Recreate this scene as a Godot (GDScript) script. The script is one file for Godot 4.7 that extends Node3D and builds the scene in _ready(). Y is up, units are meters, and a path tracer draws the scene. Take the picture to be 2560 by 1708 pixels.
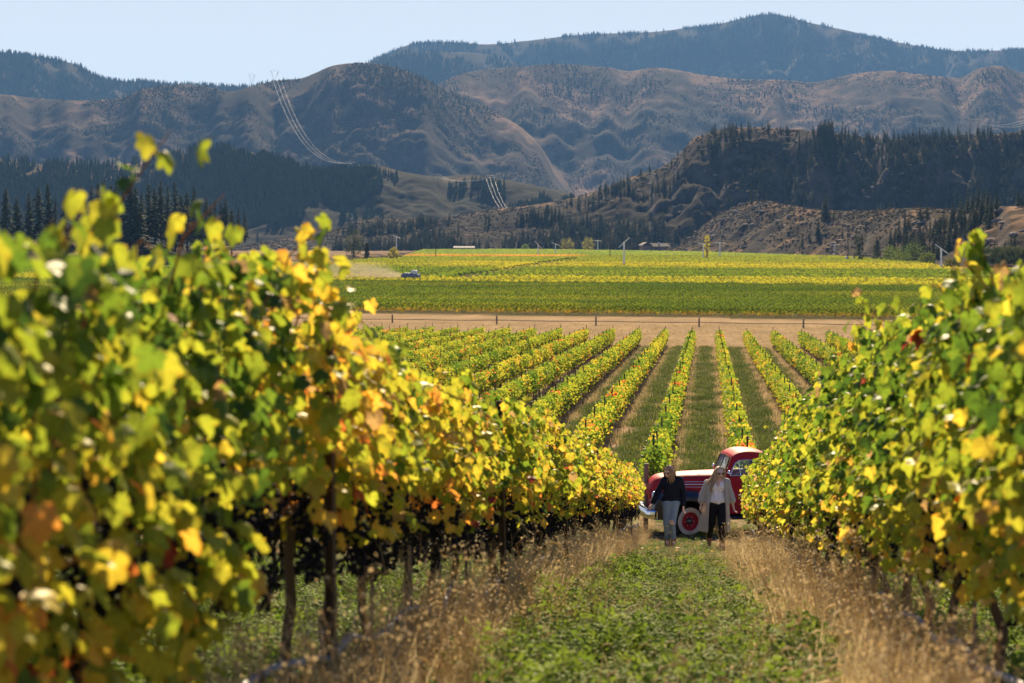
extends Node3D

# ---- the place: a vineyard slope above a valley; y up, metres; rows run along -z, the camera looks a little to their left
const LENS := 1990.0            # focal length in picture widths of 1/1024
const YAW := 0.09268            # camera turned left of the rows
const EYE := 0.95
const PX := 0.43574
var fwd := Vector3(-sin(YAW), 0, -cos(YAW))
var rgt := Vector3(cos(YAW), 0, -sin(YAW))
var rng := RandomNumberGenerator.new()
var bumps := FastNoiseLite.new()
var patches := FastNoiseLite.new()
var M := {}
var used := {}

# ---------------------------------------------------------------- small helpers
class Mb:
	var v := PackedVector3Array()
	var c := PackedColorArray()
	var i := PackedInt32Array()
	func p(at: Vector3, col := Color.WHITE) -> int:
		v.append(at)
		c.append(col)
		return v.size() - 1
	func t(a: int, b: int, d: int) -> void:
		i.append(a)
		i.append(b)
		i.append(d)
	func q(a: int, b: int, d: int, e: int) -> void:
		t(a, b, d)
		t(a, d, e)
	func mesh(mat: Material = null, smooth := true) -> ArrayMesh:
		var vv := v
		var cc := c
		var ii := i
		if not smooth:
			vv = PackedVector3Array()
			cc = PackedColorArray()
			ii = PackedInt32Array()
			for k in i.size():
				vv.append(v[i[k]])
				cc.append(c[i[k]])
				ii.append(k)
		var n := PackedVector3Array()
		n.resize(vv.size())
		for k in range(0, ii.size(), 3):
			var a := vv[ii[k]]
			var f := (vv[ii[k + 2]] - a).cross(vv[ii[k + 1]] - a)
			n[ii[k]] += f
			n[ii[k + 1]] += f
			n[ii[k + 2]] += f
		for k in n.size():
			n[k] = n[k].normalized() if n[k].length_squared() > 1e-20 else Vector3.UP
		var arr := []
		arr.resize(Mesh.ARRAY_MAX)
		arr[Mesh.ARRAY_VERTEX] = vv
		arr[Mesh.ARRAY_NORMAL] = n
		arr[Mesh.ARRAY_COLOR] = cc
		arr[Mesh.ARRAY_INDEX] = ii
		var m := ArrayMesh.new()
		m.add_surface_from_arrays(Mesh.PRIMITIVE_TRIANGLES, arr)
		if mat:
			m.surface_set_material(0, mat)
		return m
	# a tube through points with one radius each
	func tube(pts: Array, rad: Array, sides := 6, col := Color.WHITE, caps := true) -> void:
		var first := v.size()
		var side := Vector3.ZERO
		for k in pts.size():
			var along: Vector3 = (pts[mini(k + 1, pts.size() - 1)] - pts[maxi(k - 1, 0)]).normalized()
			if side == Vector3.ZERO:
				side = along.cross(Vector3.UP if absf(along.y) < 0.9 else Vector3.RIGHT).normalized()
			side = (side - along * side.dot(along)).normalized()
			var up := along.cross(side)
			for s in sides:
				var w := TAU * s / sides
				p(pts[k] + (side * cos(w) + up * sin(w)) * rad[k], col)
		for k in pts.size() - 1:
			for s in sides:
				var a := first + k * sides + s
				var b := first + k * sides + (s + 1) % sides
				q(a, a + sides, b + sides, b)
		if caps:
			for e in [0, pts.size() - 1]:
				var mid := p(pts[e], col)
				for s in sides:
					var a: int = first + e * sides + s
					var b: int = first + e * sides + (s + 1) % sides
					if e == 0:
						t(mid, a, b)
					else:
						t(mid, b, a)
	func box(at: Vector3, size: Vector3, b := Basis.IDENTITY, col := Color.WHITE, bev := 0.0) -> void:
		# a box with chamfered edges: six faces, twelve edge strips, eight corners
		var h := size / 2
		var bv := minf(bev, minf(h.x, minf(h.y, h.z)) * 0.6)
		if bv <= 0.0:
			for ax in 3:
				for s in [-1.0, 1.0]:
					var u := Vector3.ZERO
					var w := Vector3.ZERO
					var o := Vector3.ZERO
					o[ax] = s * h[ax]
					u[(ax + 1) % 3] = h[(ax + 1) % 3]
					w[(ax + 2) % 3] = h[(ax + 2) % 3] * s
					q(p(at + b * (o - u - w), col), p(at + b * (o - u + w), col), p(at + b * (o + u + w), col), p(at + b * (o + u - w), col))
			return
		var id := {}
		for sx in [-1, 1]:
			for sy in [-1, 1]:
				for sz in [-1, 1]:
					for ax in 3:
						var r := Vector3(sx * (h.x - bv), sy * (h.y - bv), sz * (h.z - bv))
						r[ax] = [sx, sy, sz][ax] * h[ax]
						id[[sx, sy, sz, ax]] = p(at + b * r, col)
		var hull: Array = []
		for ax in 3:
			for s in [-1, 1]:
				var f := []
				for e in [[-1, -1], [-1, 1], [1, 1], [1, -1]]:
					var k := [0, 0, 0]
					k[ax] = s
					k[(ax + 1) % 3] = e[0]
					k[(ax + 2) % 3] = e[1]
					f.append(id[[k[0], k[1], k[2], ax]])
				hull.append(f)
		for ax in 3:
			var a1 := (ax + 1) % 3
			var a2 := (ax + 2) % 3
			for s1 in [-1, 1]:
				for s2 in [-1, 1]:
					var f := []
					for e in [[-1, a1], [1, a1], [1, a2], [-1, a2]]:
						var k := [0, 0, 0]
						k[ax] = e[0]
						k[a1] = s1
						k[a2] = s2
						f.append(id[[k[0], k[1], k[2], e[1]]])
					hull.append(f)
		for sx in [-1, 1]:
			for sy in [-1, 1]:
				for sz in [-1, 1]:
					hull.append([id[[sx, sy, sz, 0]], id[[sx, sy, sz, 1]], id[[sx, sy, sz, 2]]])
		for f in hull:
			var mid := Vector3.ZERO
			for k in f:
				mid += v[k]
			mid /= f.size()
			var nn := (v[f[2]] - v[f[0]]).cross(v[f[1]] - v[f[0]])
			if nn.dot(mid - at) < 0:
				f.reverse()
			for k in range(1, f.size() - 1):
				t(f[0], f[k], f[k + 1])

func numbered(called: String) -> String:
	if not used.has(called):
		used[called] = 0
		return called
	used[called] += 1
	return "%s_%03d" % [called, used[called]]

func tag(o: Node3D, label: String, category := "", group := "", kind := "") -> Node3D:
	if label: o.set_meta("label", label)
	if category: o.set_meta("category", category)
	if group: o.set_meta("group", group)
	if kind: o.set_meta("kind", kind)
	return o

func thing(called: String, label: String, category: String, at := Vector3.ZERO, turn := 0.0, group := "") -> Node3D:
	var o := Node3D.new()
	o.name = numbered(called)
	add_child(o)
	o.position = at
	o.rotation.y = turn
	return tag(o, label, category, group)

func part(called: String, mesh: Mesh, mat: Material, parent: Node3D = null, xf := Transform3D.IDENTITY) -> MeshInstance3D:
	var o := MeshInstance3D.new()
	o.mesh = mesh
	if mat: o.material_override = mat
	o.transform = xf
	o.name = numbered(called) if parent == null else called
	(parent if parent else self).add_child(o, true)
	return o

func scatter(called: String, mesh: Mesh, mat: Material, where: Array, cols: Array, parent: Node3D = null) -> MultiMeshInstance3D:
	var mm := MultiMesh.new()
	mm.transform_format = MultiMesh.TRANSFORM_3D
	mm.use_colors = cols.size() > 0
	mm.mesh = mesh
	mm.instance_count = where.size()
	for k in where.size():
		mm.set_instance_transform(k, where[k])
		if cols.size() > 0:
			mm.set_instance_color(k, cols[k])
	var o := MultiMeshInstance3D.new()
	o.multimesh = mm
	if mat: o.material_override = mat
	o.name = numbered(called) if parent == null else called
	o.set_meta("kind", "stuff")
	(parent if parent else self).add_child(o, true)
	return o

func mat(rough: float, col := Color.WHITE, vertex := true, back := 0.0, metal := 0.0, spec := 0.5) -> StandardMaterial3D:
	var m := StandardMaterial3D.new()
	m.albedo_color = col.linear_to_srgb()
	m.vertex_color_use_as_albedo = vertex
	m.roughness = rough
	m.metallic = metal
	m.metallic_specular = spec
	m.cull_mode = BaseMaterial3D.CULL_DISABLED
	if back > 0.0:
		m.backlight_enabled = true
		m.backlight = Color(back, back, back).linear_to_srgb()
	return m

func noise_tex(seed_: int, freq: float, lo: Color, hi: Color, size := 512, octaves := 4) -> NoiseTexture2D:
	var n := FastNoiseLite.new()
	n.seed = seed_
	n.frequency = freq
	n.fractal_octaves = octaves
	var t := NoiseTexture2D.new()
	t.width = size
	t.height = size
	t.seamless = true
	t.noise = n
	var g := Gradient.new()
	g.set_color(0, lo)
	g.set_color(1, hi)
	t.color_ramp = g
	return t

func rnd(a: float, b: float) -> float:
	return rng.randf_range(a, b)

func table(tab: PackedVector2Array, x: float) -> float:
	if x <= tab[0].x: return tab[0].y
	for k in range(1, tab.size()):
		if x <= tab[k].x:
			var w := (x - tab[k - 1].x) / (tab[k].x - tab[k - 1].x)
			return lerpf(tab[k - 1].y, tab[k].y, w)
	return tab[tab.size() - 1].y

func smooth_table(tab: PackedVector2Array, x: float) -> float:
	# the same through a Catmull-Rom curve
	if x <= tab[0].x: return tab[0].y
	for k in range(1, tab.size()):
		if x <= tab[k].x:
			var w := (x - tab[k - 1].x) / (tab[k].x - tab[k - 1].x)
			return cubic_interpolate(tab[k - 1].y, tab[k].y, tab[maxi(k - 2, 0)].y, tab[mini(k + 1, tab.size() - 1)].y, w)
	return tab[tab.size() - 1].y

# where a line of sight at bearing b (rightwards per metre ahead) is, dist metres ahead
func ahead(bearing: float, dist: float) -> Vector3:
	return fwd * dist + rgt * (bearing * dist)

func on_ground(bearing: float, dist: float) -> Vector3:
	var q := ahead(bearing, dist)
	q.y = ground(q.x, q.z)
	return q

func bear(px2350: float) -> float:
	return (px2350 * PX - 512.0) / LENS

const SLOPE := [Vector2(-60, 8.02), Vector2(0, 0), Vector2(42, -5.615), Vector2(44, -5.9), Vector2(50, -6.32), Vector2(60, -7.2), Vector2(68, -8.12), Vector2(222, -11.5), Vector2(290, -12.2), Vector2(330, -12.55)]
var slope_table := PackedVector2Array(SLOPE)

func ground(x: float, z: float) -> float:
	var a := -z
	if a > 60.0:
		var d := x * fwd.x + z * fwd.z
		var l := x * rgt.x + z * rgt.z
		a = lerpf(a, d + 0.28 * l - 5.0, smoothstep(60.0, 200.0, a))
	var y := table(slope_table, a)
	if a < 330.0:
		y += bumps.get_noise_2d(x * 6.0, z * 6.0) * 0.05
	return y

# ---------------------------------------------------------------- build
func _ready() -> void:
	rng.seed = 11
	bumps.seed = 3
	bumps.frequency = 0.05
	bumps.fractal_octaves = 3
	patches.seed = 8
	patches.frequency = 0.01
	patches.fractal_octaves = 4
	var cam := Camera3D.new()
	cam.name = "camera"
	cam.position = Vector3(0, EYE, 0)
	cam.rotation = Vector3(-0.05347, YAW, 0)
	cam.near = 0.1
	cam.far = 30000.0
	var ca := CameraAttributesPhysical.new()
	ca.frustum_near = 0.1
	ca.frustum_far = 30000.0
	ca.frustum_focal_length = 70.0
	ca.frustum_focus_distance = 42.0
	ca.exposure_aperture = 4.4
	cam.attributes = ca
	cam.fov = 19.49
	add_child(cam)
	cam.fov = 19.49
	cam.current = true
	var we := WorldEnvironment.new()
	we.name = "world"
	var e := Environment.new()
	e.background_mode = Environment.BG_SKY
	var sm := ProceduralSkyMaterial.new()
	sm.sky_top_color = Color(0.08, 0.24, 0.54)
	sm.sky_horizon_color = Color(0.97, 0.985, 0.97)
	sm.sky_curve = 0.165
	sm.ground_horizon_color = Color(0.5, 0.5, 0.5)
	sm.ground_bottom_color = Color(0.3, 0.27, 0.22)
	sm.sun_angle_max = 18.0
	sm.sky_energy_multiplier = 1.0
	e.background_energy_multiplier = 0.50
	var sky := Sky.new()
	sky.sky_material = sm
	e.sky = sky
	e.tonemap_mode = Environment.TONE_MAPPER_LINEAR
	e.tonemap_exposure = 3.0
	e.sdfgi_enabled = true
	e.ssao_enabled = true
	e.ssil_enabled = true
	e.volumetric_fog_enabled = true
	e.volumetric_fog_density = 0.0
	e.fog_enabled = true
	e.fog_light_color = Color(0.50, 0.73, 1.0)
	e.fog_density = 0.000048
	we.environment = e
	add_child(we)
	var sun := DirectionalLight3D.new()
	sun.name = "sun"
	sun.light_energy = 1.6
	sun.light_color = Color(1.0, 0.90, 0.74)
	sun.light_angular_distance = 0.5
	sun.shadow_enabled = true
	var el := deg_to_rad(35.0)
	var az := deg_to_rad(3.0)         # almost straight down the rows, beyond the hills
	var to_sun := Vector3(-sin(az) * cos(el), sin(el), -cos(az) * cos(el))
	add_child(sun)
	sun.look_at_from_position(to_sun * 100.0, Vector3.ZERO)
	materials()
	landscape()
	valley_vineyard()
	valley_things()
	lower_vineyard()
	upper_vineyard()
	alley_plants()
	truck()
	people()

func materials() -> void:
	M.leaf = mat(0.5, Color.WHITE, true, 1.0, 0.0, 0.36)
	M.far_leaf = mat(0.7, Color.WHITE, true, 0.9, 0.0, 0.15)
	M.plant = mat(0.7, Color.WHITE, true, 0.7, 0.0, 0.3)
	M.matte = mat(0.95, Color.WHITE, true, 0.0, 0.0, 0.2)
	M.needle = mat(0.9, Color.WHITE, true, 0.12, 0.0, 0.2)
	M.bark = mat(0.9, Color.WHITE, true, 0.0, 0.0, 0.2)
	M.hill = mat(1.0, Color.WHITE, true, 0.0, 0.0, 0.1)
	M.hill.albedo_texture = noise_tex(5, 0.03, Color(0.45, 0.43, 0.42), Color(1.0, 1.0, 1.0), 512, 5)
	M.hill.uv1_triplanar = true
	M.hill.uv1_world_triplanar = true
	M.hill.uv1_scale = Vector3.ONE / 260.0
	M.soil = mat(1.0, Color.WHITE, true, 0.0, 0.0, 0.1)
	M.soil.albedo_texture = noise_tex(6, 0.05, Color(0.55, 0.52, 0.5), Color(1.0, 1.0, 1.0), 512, 5)
	M.soil.uv1_triplanar = true
	M.soil.uv1_world_triplanar = true
	M.soil.uv1_scale = Vector3.ONE / 2.7
	M.grape = mat(0.6, Color(0.010, 0.010, 0.017), false, 0.0, 0.0, 0.25)
	M.steel = mat(0.75, Color(0.085, 0.052, 0.036), false, 0.0, 0.1)
	M.hose = mat(0.6, Color(0.17, 0.19, 0.22), false)
	M.wire = mat(0.4, Color(0.35, 0.35, 0.36), false, 0.0, 0.8)
	M.white = mat(0.5, Color(0.72, 0.73, 0.74), false)
	M.wood = mat(0.9, Color(0.20, 0.155, 0.115), false)
	M.glass = StandardMaterial3D.new()
	M.glass.transparency = BaseMaterial3D.TRANSPARENCY_ALPHA
	M.glass.albedo_color = Color(0.75, 0.85, 0.85, 0.12)
	M.glass.roughness = 0.05

# ---------------------------------------------------------------- ground, hills, mountains
func landscape() -> void:
	# the ground, one sheet to beyond the mountains
	var xs: Array[float] = []
	var zs: Array[float] = []
	var k := 0.0
	while k <= 8.0:
		xs.append(k)
		k += 0.25
	var g := 0.4
	while k < 9000.0:
		k += g
		g *= 1.1
		xs.append(k)
	var allx: Array[float] = []
	for n in range(xs.size() - 1, 0, -1):
		allx.append(-xs[n])
	allx.append_array(xs)
	k = 60.0
	while k > -75.0:
		zs.append(k)
		k -= 0.6
	g = 0.8
	while k > -13000.0:
		zs.append(k)
		k -= g
		g *= 1.035
	var b := Mb.new()
	for z in zs:
		for x in allx:
			b.p(Vector3(x, ground(x, z), z), ground_tone(x, z))
	var w := allx.size()
	for r in zs.size() - 1:
		for cc in w - 1:
			var a := r * w + cc
			b.q(a, a + w, a + w + 1, a + 1)
	tag(part("ground", b.mesh(M.soil), null), "dry earth and stubble of the vineyard slope and valley floor", "", "", "structure")

	# colour of each kind of country by place: (x, z, height above foot 0-1, steepness) -> base colour
	var n1 := FastNoiseLite.new()
	n1.seed = 21
	n1.frequency = 0.0016
	n1.fractal_octaves = 5
	var n2 := FastNoiseLite.new()
	n2.seed = 22
	n2.frequency = 0.012
	n2.fractal_octaves = 4
	var forest_floor := func(x, z, h, steep): return Color(0.060, 0.058, 0.034).lerp(Color(0.17, 0.12, 0.07), clampf(n2.get_noise_2d(x, z) * 1.5 - 0.1, 0.0, 1.0))
	var brown := func(x, z, h, steep):
		var dry := clampf(0.55 + n1.get_noise_2d(x, z) * 1.2 + n2.get_noise_2d(x, z) * 0.7, 0.0, 1.0)
		dry = clampf(dry + 0.35 * smoothstep(0.34, 0.08, h) * smoothstep(-5400.0, -4200.0, z), 0.0, 1.0)
		return Color(0.046, 0.037, 0.033).lerp(Color(0.26, 0.172, 0.115), pow(dry, 3.4))
	var knoll := func(x, z, h, steep):
		var dry := clampf(0.6 + n2.get_noise_2d(x * 2.0, z * 2.0) * 1.4 - steep * 0.6, 0.0, 1.0)
		if z < -1665.0: dry *= 0.07 + 0.93 * maxf(smoothstep(0.84, 0.97, h), 0.4 * smoothstep(0.12, 0.3, n1.get_noise_2d(x * 2.2, h * 1500.0)))
		var c := Color(0.036, 0.033, 0.026).lerp(Color(0.32, 0.205, 0.115), pow(dry, 1.6))
		return c.lerp(Color(0.115, 0.105, 0.098), smoothstep(0.75, 1.15, steep))
	var mixed := func(x, z, h, steep):
		var c := Color(0.045, 0.045, 0.028).lerp(Color(0.20, 0.14, 0.085), clampf(n2.get_noise_2d(x, z) * 1.8 + n1.get_noise_2d(x, z) * 1.5 - 0.35, 0.0, 1.0))
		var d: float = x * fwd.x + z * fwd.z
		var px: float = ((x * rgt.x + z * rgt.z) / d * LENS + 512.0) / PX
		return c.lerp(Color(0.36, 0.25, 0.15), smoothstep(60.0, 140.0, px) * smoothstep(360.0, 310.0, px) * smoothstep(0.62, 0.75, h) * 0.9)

	var h1 := hill("mountain", "highest forested mountain on the skyline at the right, bluish with haze", [Vector2(400, 330), Vector2(700, 200), Vector2(850, 145), Vector2(880, 130), Vector2(940, 106), Vector2(1000, 99), Vector2(1060, 102), Vector2(1120, 105), Vector2(1200, 98), Vector2(1300, 86), Vector2(1400, 80), Vector2(1500, 77), Vector2(1560, 70), Vector2(1650, 58), Vector2(1700, 46), Vector2(1750, 37), Vector2(1800, 41), Vector2(1850, 55), Vector2(1900, 66), Vector2(2000, 88), Vector2(2080, 105), Vector2(2160, 118), Vector2(2250, 120), Vector2(2350, 116), Vector2(2500, 125), Vector2(2900, 230)], 9500.0, 7700.0, 0.085, 0.0011, forest_floor, 31)
	var h2 := hill("mountain", "lower wooded shoulder in front of the high mountain, above the round brown hill", [Vector2(600, 260), Vector2(750, 200), Vector2(850, 150), Vector2(900, 129), Vector2(960, 122), Vector2(1040, 123), Vector2(1110, 126), Vector2(1160, 139), Vector2(1205, 156), Vector2(1260, 176), Vector2(1400, 240), Vector2(1600, 330)], 8000.0, 6900.0, 0.05, 0.0012, forest_floor, 32)
	var h3 := hill("mountain", "wooded mountain on the skyline at the far left", [Vector2(-500, 100), Vector2(-200, 112), Vector2(0, 122), Vector2(60, 127), Vector2(110, 136), Vector2(180, 151), Vector2(230, 178), Vector2(280, 190), Vector2(330, 189), Vector2(400, 196), Vector2(480, 199), Vector2(560, 201), Vector2(640, 194), Vector2(700, 196), Vector2(760, 214), Vector2(900, 290)], 7000.0, 5900.0, 0.07, 0.0013, forest_floor, 33)
	var h5 := hill("hill", "range of bare brown hills with many knolls below the high mountain", [Vector2(650, 330), Vector2(800, 290), Vector2(900, 245), Vector2(1000, 200), Vector2(1060, 172), Vector2(1120, 161), Vector2(1200, 155), Vector2(1260, 150), Vector2(1330, 152), Vector2(1400, 158), Vector2(1440, 166), Vector2(1500, 158), Vector2(1560, 165), Vector2(1620, 176), Vector2(1700, 184), Vector2(1800, 186), Vector2(1870, 191), Vector2(1950, 173), Vector2(2030, 165), Vector2(2100, 172), Vector2(2200, 180), Vector2(2240, 160), Vector2(2290, 154), Vector2(2340, 170), Vector2(2400, 190), Vector2(2700, 230)], 5900.0, 4150.0, 0.05, 0.0017, brown, 35, 1.7)
	var h4 := hill("hill", "round brown sagebrush hill at the left with a power line down its side", [Vector2(-300, 235), Vector2(-150, 225), Vector2(0, 218), Vector2(100, 228), Vector2(200, 232), Vector2(290, 225), Vector2(330, 206), Vector2(400, 197), Vector2(470, 199), Vector2(530, 212), Vector2(580, 200), Vector2(640, 187), Vector2(690, 183), Vector2(720, 172), Vector2(760, 155), Vector2(800, 148), Vector2(860, 148), Vector2(910, 158), Vector2(960, 176), Vector2(1020, 206), Vector2(1080, 232), Vector2(1140, 258), Vector2(1200, 296), Vector2(1240, 335), Vector2(1270, 385), Vector2(1330, 450), Vector2(1450, 520)], 4800.0, 3850.0, 0.058, 0.0019, brown, 34, 1.25)
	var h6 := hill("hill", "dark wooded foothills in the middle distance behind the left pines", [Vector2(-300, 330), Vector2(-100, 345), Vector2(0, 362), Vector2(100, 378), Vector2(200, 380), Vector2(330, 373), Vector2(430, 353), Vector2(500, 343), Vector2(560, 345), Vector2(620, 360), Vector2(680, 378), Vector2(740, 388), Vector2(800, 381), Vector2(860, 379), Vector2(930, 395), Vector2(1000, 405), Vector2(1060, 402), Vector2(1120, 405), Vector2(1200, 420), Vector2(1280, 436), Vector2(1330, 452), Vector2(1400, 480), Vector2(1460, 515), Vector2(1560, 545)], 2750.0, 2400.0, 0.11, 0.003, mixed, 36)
	var h7 := hill("hill", "rocky pine-dotted hill with a cliff at its left end, right of the middle", [Vector2(480, 565), Vector2(600, 555), Vector2(760, 531), Vector2(800, 513), Vector2(870, 499), Vector2(940, 505), Vector2(1000, 500), Vector2(1060, 492), Vector2(1150, 478), Vector2(1230, 468), Vector2(1330, 450), Vector2(1400, 425), Vector2(1460, 402), Vector2(1520, 382), Vector2(1560, 352), Vector2(1590, 318), Vector2(1650, 297), Vector2(1720, 293), Vector2(1800, 296), Vector2(1870, 300), Vector2(1950, 310), Vector2(2030, 320), Vector2(2120, 316), Vector2(2200, 311), Vector2(2290, 308), Vector2(2350, 300), Vector2(2600, 290), Vector2(2900, 330)], 1930.0, 1702.0, 0.10, 0.006, knoll, 37)
	var h8 := hill("hill", "low rocky hill of dry grass at the edge of the valley fields, lower right", [Vector2(1500, 578), Vector2(1545, 570), Vector2(1580, 546), Vector2(1620, 511), Vector2(1660, 486), Vector2(1700, 468), Vector2(1750, 460), Vector2(1800, 468), Vector2(1870, 479), Vector2(1950, 483), Vector2(2030, 480), Vector2(2100, 475), Vector2(2200, 479), Vector2(2300, 471), Vector2(2450, 475), Vector2(2800, 500)], 1540.0, 1290.0, 0.17, 0.008, knoll, 38)
	var h9 := hill("hill", "low tan bank under the tall pines at the left edge of the fields", [Vector2(-300, 540), Vector2(0, 545), Vector2(120, 548), Vector2(300, 552), Vector2(420, 562), Vector2(520, 575), Vector2(640, 582), Vector2(760, 582), Vector2(840, 588), Vector2(900, 595), Vector2(945, 603), Vector2(990, 612)], 960.0, 840.0, 0.10, 0.012, knoll, 39)

	conifer_meshes()
	var dark := Color(0.034, 0.050, 0.026)
	var pale := Color(0.055, 0.072, 0.031)
	wood("forest", h1, 30000, 15.0, -0.15, dark, pale, "dense conifer forest covering the high mountain at the right")
	wood("forest", h2, 7000, 15.0, -0.3, dark, pale, "conifer forest on the shoulder below the high mountain")
	wood("forest", h3, 13000, 15.0, -0.3, dark, pale, "conifer forest on the far left mountain")
	wood("forest", h6, 13000, 13.0, -0.06, dark, pale, "conifer forest on the dark foothills in the middle distance")
	wood("shrubbery", h4, 14000, 3.6, -0.1, Color(0.055, 0.045, 0.034), Color(0.08, 0.055, 0.035), "dark sagebrush and low scrub over the round brown hill", true)
	wood("shrubbery", h5, 16000, 3.8, -0.1, Color(0.055, 0.048, 0.034), Color(0.085, 0.060, 0.035), "scattered scrub over the knolls of the brown range", true)
	wood("forest", h5, 1800, 12.0, 0.22, dark, pale, "loose stands of conifers in the hollows of the brown range")
	wood("forest", h4, 900, 11.0, 0.2, dark, pale, "a few conifer stands in the gullies of the round brown hill")
	wood("shrubbery", h7, 3600, 2.2, -0.1, Color(0.05, 0.045, 0.03), Color(0.09, 0.065, 0.035), "low dry scrub on the rocky hill", true)
	wood("shrubbery", h8, 3000, 1.7, -0.1, Color(0.05, 0.045, 0.03), Color(0.10, 0.07, 0.04), "low dry scrub on the small hill at the right", true)
	pines(h7, h8, dark, pale)
	# yellow aspens in the dry hollows
	var yel: Array = []
	var yc: Array = []
	for spotp in [[1335, 400, 20], [1290, 360, 14], [1700, 275, 12], [1960, 265, 22], [2290, 245, 26], [1215, 338, 10], [1380, 372, 16], [1480, 345, 14], [40, 240, 12]]:
		for n in spotp[2]:
			var q: Array = near_pixel(h5 if spotp[0] > 100 else h4, spotp[0] + rng.randfn(0, 22), spotp[1] + rng.randfn(0, 5))
			if q.size() > 0:
				yel.append(Transform3D(Basis(Vector3.UP, rnd(0, TAU)).scaled(Vector3(4.0, 5.5, 4.0) * rnd(0.7, 1.2)), q[0]))
				yc.append(Color(0.42, 0.30, 0.05).lerp(Color(0.20, 0.20, 0.05), rng.randf()))
	tag(scatter("shrubbery", M.bush_mesh, M.needle, yel, yc), "yellow autumn aspens in the hollows of the brown hills")
	# boulders and ledges on the two near hills
	var rocks: Array = []
	var rc: Array = []
	for n in 900:
		var q: Array = random_on(h7 if n % 3 else h8)
		if patches.get_noise_2d(q[0].x * 1.3, q[0].z * 1.3) > -0.05:
			rocks.append(Transform3D(Basis(Vector3(rnd(-1, 1), 2, rnd(-1, 1)).normalized(), rnd(0, TAU)).scaled(Vector3(rnd(1, 4.0), rnd(0.6, 1.8), rnd(1, 2.5))), q[0]))
			rc.append(Color(0.20, 0.17, 0.145) * rnd(0.6, 1.2))
	tag(scatter("rubble", M.rock_mesh, M.matte, rocks, rc), "grey boulders and ledges over the two rocky hills")

func ground_tone(x: float, z: float) -> Color:
	var d := x * fwd.x + z * fwd.z
	var l := x * rgt.x + z * rgt.z
	var n := bumps.get_noise_2d(x * 2.3, z * 2.3)
	var c := Color(0.37, 0.272, 0.15) * (1.0 + n * 0.4)     # dry grass stubble
	if d < 62.0:
		var off := absf(fposmod(x - ROW_LEFT, ROW_GAP) / ROW_GAP - 0.5)   # 0 in an alley's middle, 0.5 under a row
		c = Color(0.13, 0.115, 0.055).lerp(Color(0.32, 0.245, 0.135), smoothstep(0.2, 0.36, off + n * 0.25))
	elif d + 0.22 * l < 228.0:
		var off := absf(fposmod(x + z * 0.0055 - LOW_ROW, LOW_GAP) / LOW_GAP - 0.5)
		c = Color(0.15, 0.135, 0.06).lerp(Color(0.44, 0.31, 0.19), smoothstep(0.24, 0.36, off + n * 0.3))
	elif d + 0.33 * l > 334.0:
		c = Color(0.13, 0.12, 0.045)
		if d > field_end(l / d): c = Color(0.27, 0.19, 0.115)
	c.a = 1.0
	return c

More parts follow.
